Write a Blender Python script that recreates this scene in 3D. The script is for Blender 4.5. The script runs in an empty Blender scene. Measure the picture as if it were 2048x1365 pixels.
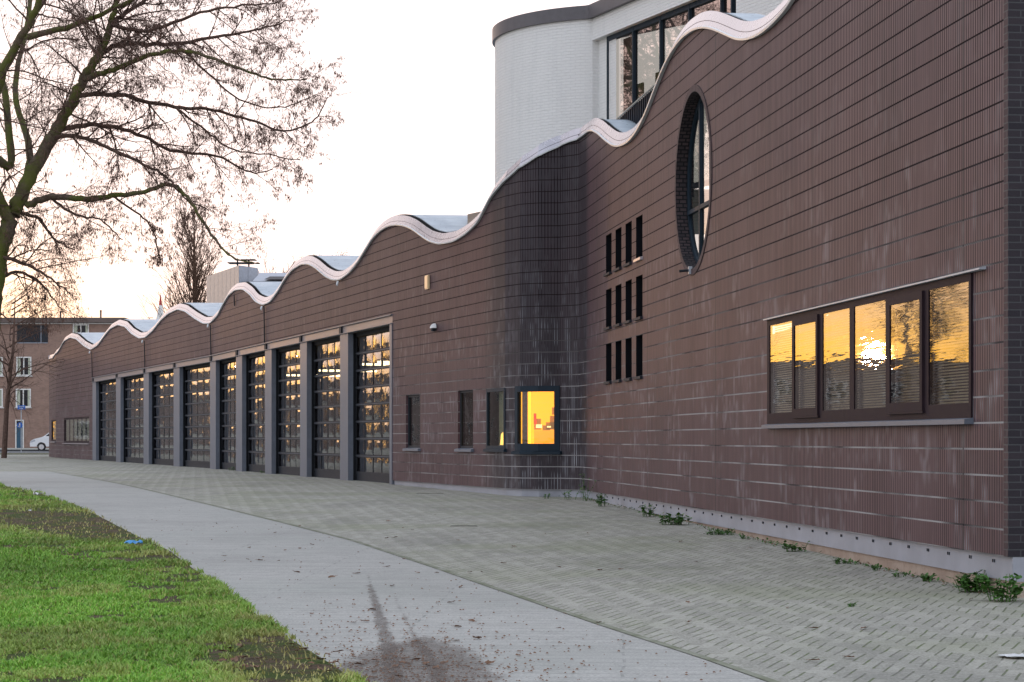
import bpy, bmesh, math, random
import numpy as np
from mathutils import Vector, Matrix
R = math.radians
random.seed(7); rng = np.random.default_rng(7)
S_ = bpy.context.scene
COL = S_.collection
# ------------------------------------------------------------------ camera, sky, sun, exposure
E, F, HX, HY, C = 1.35, 4400.0, 1024.0, 880.0, 0.225
cam = bpy.data.objects.new('camera', bpy.data.cameras.new('camera')); COL.objects.link(cam)
cam.location = (0, 0, E); cam.rotation_euler = (R(90), 0, 0)
cam.data.sensor_width = 36; cam.data.lens = F/2048*36; cam.data.shift_y = (HY-682.5)/2048
cam.data.clip_start = 0.1; cam.data.clip_end = 3000
S_.camera = cam
SUN_AZ, SUN_EL = -22.3, 2.2          # degrees left of the view, above the horizon
w = bpy.data.worlds.new('World'); S_.world = w; w.use_nodes = True
wn, wl = w.node_tree.nodes, w.node_tree.links
bg = wn['Background']; bg.inputs['Strength'].default_value = 0.1
sky = wn.new('ShaderNodeTexSky'); sky.sky_type = 'NISHITA'; sky.sun_disc = False
sky.sun_elevation = R(SUN_EL); sky.sun_rotation = R(SUN_AZ); sky.air_density = 1.0; sky.dust_density = 2.2; sky.ozone_density = 1.0
mixs = wn.new('ShaderNodeMixRGB'); mixs.blend_type = 'MIX'; mixs.inputs[0].default_value = 0.80
tcw = wn.new('ShaderNodeTexCoord'); sxw = wn.new('ShaderNodeSeparateXYZ'); wl.new(tcw.outputs['Generated'], sxw.inputs[0])
crw = wn.new('ShaderNodeValToRGB'); wl.new(sxw.outputs[2], crw.inputs[0]); wl.new(crw.outputs[0], mixs.inputs[2])   # thin bright cloud veil
ce = crw.color_ramp.elements; ce[0].position = 0.0; ce[0].color = (8.2, 7.5, 7.8, 1); ce[1].position = 0.75; ce[1].color = (5.3, 6.1, 7.3, 1)
q_ = ce.new(0.25); q_.color = (7.5, 7.5, 8.1, 1)
wl.new(sky.outputs[0], mixs.inputs[1])
def wmath(op, a, b):      # low golden glow round the setting sun
    q = wn.new('ShaderNodeMath'); q.operation = op
    for i, v in ((0, a), (1, b)):
        if isinstance(v, (int, float)): q.inputs[i].default_value = v
        else: wl.new(v, q.inputs[i])
    return q.outputs[0]
dp = wn.new('ShaderNodeVectorMath'); dp.operation = 'DOT_PRODUCT'; wl.new(tcw.outputs['Generated'], dp.inputs[0]); dp.inputs[1].default_value = (math.sin(R(SUN_AZ)), math.cos(R(SUN_AZ)), 0.03)
dpm = wmath('MAXIMUM', dp.outputs['Value'], 0.0); zz = wmath('MAXIMUM', sxw.outputs[2], 0.0)
def wexp(v): return wmath('POWER', 2.71828, v)
def wmixc(f, a, col):
    q = wn.new('ShaderNodeMixRGB'); wl.new(f, q.inputs[0]); wl.new(a, q.inputs[1]); q.inputs[2].default_value = (*col, 1); return q.outputs[0]
wide = wmath('MULTIPLY', wmath('POWER', dpm, 1.5), wexp(wmath('MULTIPLY', zz, -2.2)))
core = wmath('MULTIPLY', wmath('POWER', dpm, 60.0), wexp(wmath('MULTIPLY', wmath('POWER', zz, 2.0), -210.0)))
c1_ = wmixc(wmath('MULTIPLY', wide, 0.85), mixs.outputs[0], (8.8, 6.9, 6.4))
c2_ = wmixc(wmath('MINIMUM', wmath('MULTIPLY', core, 1.15), 1.0), c1_, (19.0, 9.2, 0.5))
wl.new(c2_, bg.inputs[0])
sl = bpy.data.lights.new('sun', 'SUN'); sl.energy = 0.02; sl.angle = R(0.5); sl.color = (1.0, 0.50, 0.20)
so = bpy.data.objects.new('sun', sl); COL.objects.link(so)
az = R(SUN_AZ); el = R(SUN_EL)
sdir = Vector((math.sin(az)*math.cos(el), math.cos(az)*math.cos(el), math.sin(el)))
so.rotation_euler = (-sdir).to_track_quat('-Z', 'Y').to_euler(); so.location = sdir*50
vs = S_.view_settings; vs.view_transform = 'Standard'; vs.look = 'None'; vs.gamma = 1; vs.exposure = 1.0
# ------------------------------------------------------------------ helpers
def tag(o, label=None, cat=None, group=None, kind=None):
    if label: o['label'] = label
    if cat: o['category'] = cat
    if group: o['group'] = group
    if kind: o['kind'] = kind
    return o
def empty(name, loc=(0, 0, 0), rz=0):
    o = bpy.data.objects.new(name, None); COL.objects.link(o); o.location = loc; o.rotation_euler.z = rz
    o.empty_display_size = 0.2
    return o
def link(name, me, parent=None):
    o = bpy.data.objects.new(name, me); COL.objects.link(o)
    if parent is not None:
        o.parent = parent
        # parts are modelled in world coordinates
        if parent.parent is None: o.matrix_parent_inverse = (Matrix.Translation(parent.location) @ parent.rotation_euler.to_matrix().to_4x4()).inverted()
    return o
class MB:
    def __init__(s): s.v = []; s.f = []; s.uv = []; s.mi = []
    def face(s, pts, uv=None, mi=0):
        i = len(s.v); s.v += [tuple(p) for p in pts]; s.f.append(tuple(range(i, i+len(pts))))
        s.uv += (uv if uv else [(0, 0)]*len(pts)); s.mi.append(mi)
    def hexa(s, p, mi=0):   # p: 8 points, bottom 4 then top 4 (ccw)
        for q in ((3, 2, 1, 0), (4, 5, 6, 7), (0, 1, 5, 4), (1, 2, 6, 5), (2, 3, 7, 6), (3, 0, 4, 7)):
            s.face([p[k] for k in q], mi=mi)
    def box(s, c, d, rz=0, mi=0):
        cx, cy, cz = c; hx, hy, hz = d[0]/2, d[1]/2, d[2]/2; co, si = math.cos(rz), math.sin(rz)
        pts = []
        for z in (-hz, hz):
            for x, y in ((-hx, -hy), (hx, -hy), (hx, hy), (-hx, hy)):
                pts.append((cx+x*co-y*si, cy+x*si+y*co, cz+z))
        s.hexa(pts, mi)
    def tube(s, pts, rad, n=6, mi=0, cap=True):
        pts = [Vector(p) for p in pts]; rings = []
        for i, p in enumerate(pts):
            d = (pts[min(i+1, len(pts)-1)]-pts[max(i-1, 0)]); d = d.normalized() if d.length > 0 else Vector((0, 0, 1))
            a = d.cross(Vector((0.31, 0.22, 0.92))); a = a.normalized() if a.length > 1e-3 else Vector((1, 0, 0)); b = d.cross(a)
            r = rad[i] if hasattr(rad, '__len__') else rad
            base = len(s.v)
            for k in range(n):
                t = 2*math.pi*k/n; q = p+(a*math.cos(t)+b*math.sin(t))*r; s.v.append(tuple(q))
            rings.append(base)
        for i in range(len(rings)-1):
            for k in range(n):
                s.f.append((rings[i]+k, rings[i]+(k+1) % n, rings[i+1]+(k+1) % n, rings[i+1]+k)); s.uv += [(0, 0)]*4; s.mi.append(mi)
        if cap:
            s.f.append(tuple(rings[0]+k for k in range(n))); s.uv += [(0, 0)]*n; s.mi.append(mi)
            s.f.append(tuple(rings[-1]+k for k in range(n))[::-1]); s.uv += [(0, 0)]*n; s.mi.append(mi)
    def mesh(s, name, mats, smooth=False):
        me = bpy.data.meshes.new(name); me.from_pydata(s.v, [], s.f)
        uvl = me.uv_layers.new(name='UVMap'); uvl.data.foreach_set('uv', np.array(s.uv, dtype=np.float32).ravel())
        for m in (mats if isinstance(mats, (list, tuple)) else [mats]): me.materials.append(m)
        me.polygons.foreach_set('material_index', np.array(s.mi, dtype=np.int32))
        if smooth: me.polygons.foreach_set('use_smooth', np.ones(len(s.f), dtype=bool))
        me.update(); return me
    def build(s, name, mats, parent=None, smooth=False):
        return link(name, s.mesh(name, mats, smooth), parent)
# ------------------------------------------------------------------ node materials
class NT:
    def __init__(s, name):
        s.m = bpy.data.materials.new(name); s.m.use_nodes = True; s.t = s.m.node_tree
        s.p = s.t.nodes['Principled BSDF']; s.out = s.t.nodes['Material Output']
    def n(s, typ, **kw):
        q = s.t.nodes.new(typ)
        for k, v in kw.items(): setattr(q, k, v)
        return q
    def put(s, sock, v):
        if isinstance(v, bpy.types.NodeSocket): s.t.links.new(v, sock)
        elif v is not None: sock.default_value = v
    def math(s, op, a, b=None, c=None, clamp=False):
        q = s.n('ShaderNodeMath', operation=op, use_clamp=clamp); s.put(q.inputs[0], a)
        if b is not None: s.put(q.inputs[1], b)
        if c is not None: s.put(q.inputs[2], c)
        return q.outputs[0]
    def mix(s, f, a, b, bt='MIX'):
        q = s.n('ShaderNodeMixRGB', blend_type=bt); s.put(q.inputs[0], f)
        s.put(q.inputs[1], a if not isinstance(a, tuple) else (*a, 1) if len(a) == 3 else a)
        s.put(q.inputs[2], b if not isinstance(b, tuple) else (*b, 1) if len(b) == 3 else b)
        return q.outputs[0]
    def noise(s, vec, scale, detail=3, rough=0.55, col=False):
        q = s.n('ShaderNodeTexNoise'); s.put(q.inputs['Vector'], vec)
        q.inputs['Scale'].default_value = scale; q.inputs['Detail'].default_value = detail; q.inputs['Roughness'].default_value = rough
        return q.outputs[1 if col else 0]
    def ramp(s, v, lo, hi):
        q = s.n('ShaderNodeMapRange', interpolation_type='SMOOTHSTEP'); s.put(q.inputs[0], v)
        q.inputs[1].default_value = lo; q.inputs[2].default_value = hi; return q.outputs[0]
    def xyz(s, vec):
        q = s.n('ShaderNodeSeparateXYZ'); s.put(q.inputs[0], vec); return q.outputs
    def comb(s, x, y, z=0.0):
        q = s.n('ShaderNodeCombineXYZ'); s.put(q.inputs[0], x); s.put(q.inputs[1], y); s.put(q.inputs[2], z); return q.outputs[0]
    def uv(s): return s.n('ShaderNodeUVMap', uv_map='UVMap').outputs[0]
    def obj(s): return s.n('ShaderNodeTexCoord').outputs['Object']
    def pos(s): return s.n('ShaderNodeNewGeometry').outputs['Position']
    def bump(s, h, strength=0.5, dist=0.01):
        q = s.n('ShaderNodeBump'); s.put(q.inputs['Height'], h); q.inputs['Strength'].default_value = strength; q.inputs['Distance'].default_value = dist
        return q.outputs[0]
    def fin(s, color=None, rough=None, metal=None, normal=None, spec=None):
        if color is not None: s.put(s.p.inputs['Base Color'], color if not isinstance(color, tuple) else (*color, 1) if len(color) == 3 else color)
        if rough is not None: s.put(s.p.inputs['Roughness'], rough)
        if metal is not None: s.put(s.p.inputs['Metallic'], metal)
        if normal is not None: s.put(s.p.inputs['Normal'], normal)
        if spec is not None: s.put(s.p.inputs['Specular IOR Level'], spec)
        return s.m
def paint(name, col, rough=0.5, var=0.12, metal=0, scale=6, bump=0.05, spec=0.5):
    t = NT(name); p = t.pos(); a = t.noise(p, scale, 5, 0.65)
    c = t.mix(t.ramp(a, 0.3, 0.7), tuple(x*(1-var) for x in col), tuple(min(1, x*(1+var)) for x in col))
    return t.fin(c, t.math('ADD', t.math('MULTIPLY', a, 0.2), rough-0.1), metal, t.bump(t.noise(p, 60, 2), bump, 0.004), spec)
def emit(name, col, st):
    t = NT(name); t.p.inputs['Emission Color'].default_value = (*col, 1); t.p.inputs['Emission Strength'].default_value = st
    return t.fin(col, 0.6)
def glass(name, tint=(0.75, 0.8, 0.78), wav=0.2, wscale=(1.2, 1.2, 3.0), boost=0.7, refl=(1, 1, 1), tr=1.0, dist=0.02):
    t = NT(name); pos = t.pos()
    mp = t.n('ShaderNodeMapping'); t.put(mp.inputs[0], pos); mp.inputs['Scale'].default_value = wscale
    nz = t.noise(mp.outputs[0], 1.0, 3, 0.5); b = t.bump(nz, wav, dist)
    gl = t.n('ShaderNodeBsdfGlossy'); gl.inputs[0].default_value = (*refl, 1); gl.inputs['Roughness'].default_value = 0.015; t.put(gl.inputs['Normal'], b)
    trn = t.n('ShaderNodeBsdfTransparent'); trn.inputs[0].default_value = (*[x*tr for x in tint], 1)
    fr = t.n('ShaderNodeFresnel'); fr.inputs[0].default_value = 1.6
    f = t.math('MULTIPLY', fr.outputs[0], 1.5*boost, clamp=True)
    mx = t.n('ShaderNodeMixShader'); t.put(mx.inputs[0], f); t.put(mx.inputs[1], trn.outputs[0]); t.put(mx.inputs[2], gl.outputs[0])
    t.t.links.new(mx.outputs[0], t.out.inputs[0]); return t.m

BASE_Z = E-4.35*C
def brick_wall_mat():
    t = NT('soldier_brick'); uv = t.uv(); u, v, _ = t.xyz(uv)
    vv = t.math('DIVIDE', t.math('SUBTRACT', v, BASE_Z), C); uu = t.math('DIVIDE', u, 0.0625)
    fv = t.math('FRACT', vv); fu = t.math('FRACT', uu)
    dv = t.math('MULTIPLY', t.math('ABSOLUTE', t.math('SUBTRACT', fv, 0.5)), 2*C*0.5)        # metres from the middle of the course
    du = t.math('MULTIPLY', t.math('ABSOLUTE', t.math('SUBTRACT', fu, 0.5)), 0.0625)
    nj = t.noise(uv, 30, 2); 
    hj = t.ramp(t.math('ADD', dv, t.math('MULTIPLY', nj, 0.004)), 0.1045, 0.1085)
    vj = t.ramp(du, 0.0190, 0.0258)
    # one random tone per brick
    wn_ = t.n('ShaderNodeTexWhiteNoise', noise_dimensions='2D'); t.put(wn_.inputs['Vector'], t.comb(t.math('FLOOR', uu), t.math('FLOOR', vv)))
    rnd = wn_.outputs[0]
    big = t.noise(t.comb(t.math('MULTIPLY', u, 0.5), t.math('MULTIPLY', v, 0.22)), 1.6, 4)
    bandn = t.noise(t.comb(t.math('MULTIPLY', u, 3.0), t.math('MULTIPLY', v, 0.35)), 1.0, 4, 0.6)
    col = t.mix(rnd, (0.066, 0.031, 0.037), (0.104, 0.052, 0.060))
    col = t.mix(t.ramp(big, 0.3, 0.72), col, (0.112, 0.061, 0.070))
    col = t.mix(t.math('MULTIPLY', t.ramp(bandn, 0.5, 0.75), 0.45), col, (0.044, 0.031, 0.035))
    # efflorescence: long thin streaks on the vertical joints, in patches, mostly low on the wall
    low = t.math('SUBTRACT', 1.0, t.ramp(v, 1.2, 6.5))
    patch = t.ramp(t.noise(t.comb(t.math('MULTIPLY', u, 0.8), t.math('MULTIPLY', v, 1.3), 4.0), 1.0, 2), 0.44, 0.62)
    st = t.ramp(t.noise(t.comb(t.math('MULTIPLY', t.math('FLOOR', uu), 3.7), t.math('MULTIPLY', v, 1.6), 9.0), 1.0, 2), 0.50, 0.66)
    # darker zone with heavier lime runs at the bulging corner (wall distance is stored in u)
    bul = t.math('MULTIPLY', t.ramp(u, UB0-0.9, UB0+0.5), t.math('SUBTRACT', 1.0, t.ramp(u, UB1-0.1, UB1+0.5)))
    bul_dark = t.math('MULTIPLY', bul, t.math('ADD', 0.62, t.math('MULTIPLY', bandn, 0.5), clamp=True))
    col = t.mix(bul_dark, col, (0.026, 0.023, 0.031))
    vjcol = t.mix(t.math('MULTIPLY', st, t.math('MULTIPLY', t.math('MAXIMUM', patch, t.math('MULTIPLY', bul, 0.8)), t.math('MAXIMUM', low, 0.12)), clamp=True), (0.018, 0.012, 0.015), (0.40, 0.42, 0.46))
    faint = t.mix(t.math('MULTIPLY', low, 0.12), vjcol, (0.30, 0.28, 0.29))
    col = t.mix(vj, col, faint)
    haze = t.ramp(t.noise(t.comb(t.math('MULTIPLY', u, 6.0), t.math('MULTIPLY', v, 0.9), 2.0), 1.0, 4, 0.7), 0.55, 0.8)
    col = t.mix(t.math('MULTIPLY', t.math('MULTIPLY', haze, low), 0.14), col, (0.36, 0.34, 0.36))
    # bed joints: dark high up, limed white lower down, white lip under
    jn = t.ramp(t.noise(t.comb(t.math('MULTIPLY', u, 0.7), t.math('MULTIPLY', v, 0.9), 1.0), 1.0, 4), 0.30, 0.62)
    jw = t.math('MULTIPLY', t.math('SUBTRACT', 1.0, t.ramp(v, 1.5, 4.2)), t.math('ADD', t.math('MULTIPLY', jn, 0.62), 0.08), clamp=True)
    hcol = t.mix(jw, (0.020, 0.014, 0.015), (0.46, 0.45, 0.45))
    col = t.mix(hj, col, hcol)
    # expansion joints every few metres
    fe = t.math('ABSOLUTE', t.math('SUBTRACT', t.math('FRACT', t.math('DIVIDE', t.math('SUBTRACT', u, UEXP), 5.34)), 0.5))
    ej = t.math('GREATER_THAN', fe, 0.4978)
    col = t.mix(ej, col, (0.018, 0.014, 0.016))
    hgt = t.math('SUBTRACT', 0.0, t.math('MULTIPLY', hj, 1.0))
    jm = t.math('MAXIMUM', hj, vj)
    return t.fin(col, t.math('ADD', 0.52, t.math('MULTIPLY', jm, 0.4)), 0, t.bump(hgt, 0.35, 0.008), t.math('SUBTRACT', 0.34, t.math('MULTIPLY', jm, 0.27)))
def flat_brick_mat(name, c1, c2, mortar, bw=0.22, rh=0.0625, ms=0.006, uvs=True):
    t = NT(name); vec = t.uv() if uvs else t.obj()
    b = t.n('ShaderNodeTexBrick'); t.put(b.inputs['Vector'], vec); b.offset = 0.5
    b.inputs['Color1'].default_value = (*c1, 1); b.inputs['Color2'].default_value = (*c2, 1); b.inputs['Mortar'].default_value = (*mortar, 1)
    b.inputs['Scale'].default_value = 1; b.inputs['Mortar Size'].default_value = ms; b.inputs['Brick Width'].default_value = bw; b.inputs['Row Height'].default_value = rh
    n = t.noise(vec, 2.0, 5, 0.6)
    c = t.mix(0.5, b.outputs[0], t.mix(1.0, b.outputs[0], t.mix(n, (0.3, 0.3, 0.3), (1.5, 1.5, 1.5)), 'MULTIPLY'))
    h = t.math('ADD', t.math('MULTIPLY', b.outputs[1], -1.0), t.math('MULTIPLY', t.noise(vec, 40, 3), 0.35))
    return t.fin(c, 0.75, 0, t.bump(h, 0.7, 0.008), 0.3)
# ------------------------------------------------------------------ ground height and pixel geometry
_gy = np.array([-60, 5, 12, 18, 28, 41, 53, 79, 107, 150, 180, 196, 700.]); _gz = np.array([-.1, -.05, -.02, .03, .10, .225, .28, .31, .353, .40, .44, .52, .6])
_ys = np.arange(-60, 700, 0.5); _zs = np.interp(_ys, _gy, _gz); _zs = np.convolve(np.pad(_zs, 8, 'edge'), np.ones(17)/17, 'valid')
def gz(Y): return float(np.interp(Y, _ys, _zs))
def gpt(x, y, dz=0.0):     # ground point seen at photo pixel
    Y = 20.0
    for _ in range(60): Y = 0.5*Y+0.5*F*(E-gz(Y))/(y-HY)
    return Vector(((x-HX)/F*Y, Y, gz(Y)+dz))
def PX(x, y, Y): return Vector(((x-HX)/F*Y, Y, E+(HY-y)/F*Y))
_sx = [94, 98, 104, 112, 420, 985, 1010, 1040, 1076, 1120, 1158, 1172, 2017]
_ss = [7.55, 7.78, 8.02, 8.228, 12.54, 22.12, 22.50, 22.80, 22.93, 22.95, 23.15, 23.5, 54.0]
def Sx(x): return float(np.interp(x, _sx, _ss))
def plan(x):
    Y = C*F/Sx(x); return (x-HX)/F*Y, Y
def nrm(x):     # unit normal pointing into the building
    for (a, b) in ((112, 420), (420, 985), (1172, 2017)):
        if a <= x <= b: x0, x1 = a, b; break
    else: x0, x1 = x-6, x+6
    if 1172 < x1 and x0 < 1172: x1 = 1172
    (a, b), (c, d) = plan(x0), plan(x1); tx, ty = c-a, d-b; L = math.hypot(tx, ty)
    return -ty/L, tx/L
def wp(x, z, inset=0.0):
    X, Y = plan(x)
    if inset:
        n = nrm(x); X += n[0]*inset; Y += n[1]*inset
    return Vector((X, Y, z))
def zc(k): return E+k*C              # height given in brick courses above eye level
def zy(x, y): return E+(HY-y)/F*plan(x)[1]
_ux = np.arange(90, 2018, 0.5); _p = np.array([plan(x) for x in _ux])
_uu = np.concatenate([[0], np.cumsum(np.hypot(*(np.diff(_p, axis=0).T)))])
def U(x): return float(np.interp(x, _ux, _uu))
def XU(u): return float(np.interp(u, _uu, _ux))
UB0, UB1, UEXP = U(985), U(1172), U(785)+5.34/2
top_px = [(98, 718.5), (106, 717), (117, 704.6), (129, 683), (141.5, 675.4), (154, 678.5), (169, 692), (183, 700), (197, 691), (209, 674), (221.5, 658.5), (237, 650), (252, 654), (264.6, 667.7), (280, 677), (292, 675.4), (307.7, 661.5), (323, 641.5), (338.5, 627.7), (357, 619), (372, 623), (390.8, 637), (409, 647.7), (422, 647), (436.6, 632), (447.6, 610), (458.6, 591.6), (471.4, 580.6), (488, 578.7), (502.5, 589.7), (513.5, 604), (528, 610.6), (543, 604), (557.5, 584), (572, 558.6), (586.8, 540), (605, 529), (620, 528.5), (634, 536.6), (652.7, 553), (667, 560.4), (682, 560.4), (700, 548), (716, 529), (732, 503), (748, 477), (764.5, 461), (780.6, 452), (797, 450), (813, 452.4), (829, 459.6), (845, 472), (861, 483), (882, 488.7), (909.6, 483.8), (933.7, 469), (958, 446.7), (983, 396), (1016, 359), (1049, 333), (1082, 310), (1115, 293), (1148, 280), (1177, 264), (1187, 260), (1200.5, 267), (1213.7, 280), (1230, 291.7), (1243, 293), (1260, 285), (1274.6, 268.6), (1289.5, 242), (1302.7, 211), (1316, 174.7), (1332, 135), (1349, 102), (1368.6, 75.8), (1391.7, 59.3), (1411, 54.4), (1431, 57.7), (1454, 67.6), (1477, 78.4), (1497, 80), (1520, 72.5), (1543, 56), (1563, 36), (1583, 13)]
_tu = [U(x) for x, y in top_px]; _tz = [zy(x, y) for x, y in top_px]
_u0 = U(1583); _tr = U(1545)
for k in range(1, 40):
    u = _u0+k*0.3
    if u > U(2017)+1: break
    _tu.append(u); _tz.append(zc(24.45)-1.95*C*math.cos(2*math.pi*(u-_tr)/11.6))
_tu, _tz = np.array(_tu), np.array(_tz)
_fu = np.arange(_tu[0], U(2017)+0.5, 0.05); _fz = np.interp(_fu, _tu, _tz)
_fz = np.convolve(np.pad(_fz, 10, 'edge'), np.hanning(23)[1:-1]/np.hanning(23)[1:-1].sum(), 'valid')
def topz(x): return float(np.interp(U(x), _fu, _fz))
# ------------------------------------------------------------------ materials
M = {}
M['wall'] = brick_wall_mat()
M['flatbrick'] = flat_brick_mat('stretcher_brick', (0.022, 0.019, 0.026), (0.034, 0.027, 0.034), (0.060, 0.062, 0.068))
M['quoin'] = flat_brick_mat('quoin_brick', (0.065, 0.040, 0.044), (0.085, 0.053, 0.056), (0.10, 0.09, 0.09), 0.16)
M['white'] = paint('painted_metal', (0.50, 0.47, 0.50), 0.28, 0.08, 0.5, scale=3)
M['lip'] = paint('metal_drip_edge', (0.70, 0.72, 0.74), 0.35, 0.08)
M['steel'] = paint('grey_steel', (0.125, 0.145, 0.185), 0.45, 0.10, scale=4)
M['beam'] = paint('grey_lintel_paint', (0.21, 0.19, 0.205), 0.42, 0.10, scale=4)
M['plinth'] = paint('plinth_steel', (0.30, 0.315, 0.36), 0.5, 0.10, scale=2)
M['dark'] = paint('dark_frame', (0.024, 0.028, 0.036), 0.6, 0.1, spec=.2)
M['navy'] = paint('blue_black_frame', (0.014, 0.026, 0.040), 0.55, 0.1, spec=.2)
M['brownframe'] = paint('brown_frame', (0.026, 0.016, 0.021), 0.6, 0.15, spec=.10)
M['black'] = paint('black_void', (0.006, 0.007, 0.009), 0.8, 0.1)
M['zinc'] = paint('zinc', (0.42, 0.45, 0.50), 0.4, 0.12)
M['slit'] = paint('slit_glass', (0.008, 0.010, 0.014), 0.25, 0.1, spec=0.3)
M['glass'] = glass('window_glass')
M['liner'] = paint('slit_liner', (0.008, 0.009, 0.012), 0.9, 0.1, spec=.1)
M['gold'] = glass('ribbon_glass', wav=0.30, wscale=(0.7, 0.7, 9.0), boost=0.80, tint=(0.85, 0.83, 0.78), dist=0.0048)
M['pane'] = glass('dome_pane', wav=0.5, wscale=(2, 2, 3), boost=0.85, tint=(0.72, 0.70, 0.78), dist=0.02)
M['hall'] = paint('hall_inside', (0.13, 0.11, 0.13), 0.8, 0.3)
M['blind'] = paint('blind_slats', (0.68, 0.60, 0.46), 0.6, 0.05)
def roof_mat():
    t = NT('corrugated_roof'); uv = t.uv(); u, v, _ = t.xyz(uv)
    wv = t.math('SINE', t.math('MULTIPLY', u, 2*math.pi/0.076))
    n = t.noise(uv, 1.4, 5, 0.65); seam = t.math('GREATER_THAN', t.math('ABSOLUTE', t.math('SUBTRACT', t.math('FRACT', t.math('DIVIDE', u, 0.98)), 0.5)), 0.49)
    fx = t.math('SUBTRACT', t.math('FRACT', t.math('DIVIDE', u, 0.49)), 0.5); fy = t.math('SUBTRACT', t.math('FRACT', t.math('DIVIDE', v, 0.9)), 0.5)
    d = t.math('ADD', t.math('MULTIPLY', t.math('MULTIPLY', fx, fx), 0.24), t.math('MULTIPLY', t.math('MULTIPLY', fy, fy), 0.8)); scr = t.math('LESS_THAN', d, 0.0005)
    c = t.mix(t.ramp(n, 0.25, 0.75), (0.40, 0.46, 0.52), (0.60, 0.66, 0.71))
    c = t.mix(t.math('MULTIPLY', t.math('MAXIMUM', seam, scr), 0.8), c, (0.10, 0.11, 0.13))
    c = t.mix(t.math('MULTIPLY', t.ramp(wv, -1.0, -0.5), 0.0), c, c)
    c = t.mix(t.math('MULTIPLY', t.ramp(wv, -0.4, -1.0), 0.35), c, (0.20, 0.22, 0.25))
    return t.fin(c, 0.42, 0.25, t.bump(wv, 0.8, 0.012), 0.5)
M['roof'] = roof_mat()
def concrete_mat(name, a, b, sc=1.5):
    t = NT(name); p = t.pos(); n = t.noise(p, sc, 6, 0.7); n2 = t.noise(p, 14, 4, 0.7)
    c = t.mix(t.ramp(n, 0.3, 0.7), a, b); c = t.mix(t.math('MULTIPLY', t.ramp(n2, 0.55, 0.75), 0.4), c, tuple(x*0.5 for x in a))
    return t.fin(c, 0.9, 0, t.bump(n2, 0.5, 0.02), 0.2)
M['concrete'] = concrete_mat('old_concrete', (0.32, 0.24, 0.19), (0.42, 0.34, 0.28))
M['kerb'] = concrete_mat('kerb_concrete', (0.34, 0.33, 0.29), (0.46, 0.45, 0.41), 4)
def white_brick():
    t = NT('white_painted_brick'); uv = t.uv()
    b = t.n('ShaderNodeTexBrick'); t.put(b.inputs['Vector'], uv); b.offset = 0.5; b.inputs['Scale'].default_value = 1
    b.inputs['Mortar Size'].default_value = 0.007; b.inputs['Mortar Smooth'].default_value = 0.6; b.inputs['Brick Width'].default_value = 0.22; b.inputs['Row Height'].default_value = 0.0625
    n = t.noise(uv, 22, 4, 0.7); h = t.math('ADD', t.math('MULTIPLY', b.outputs[1], -0.8), t.math('MULTIPLY', n, 1.6))
    st = t.ramp(t.noise(t.comb(t.math('MULTIPLY', t.xyz(uv)[0], 4.0), t.math('MULTIPLY', t.xyz(uv)[1], 0.5)), 1.0, 4), 0.45, 0.8)
    c = t.mix(t.math('MULTIPLY', st, 0.25), (0.78, 0.78, 0.77), (0.58, 0.60, 0.60)); c = t.mix(t.math('MULTIPLY', b.outputs[1], 0.18), c, (0.45, 0.46, 0.48))
    return t.fin(c, 0.6, 0, t.bump(h, 0.75, 0.014), 0.35)
M['whitebrick'] = white_brick()
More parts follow.
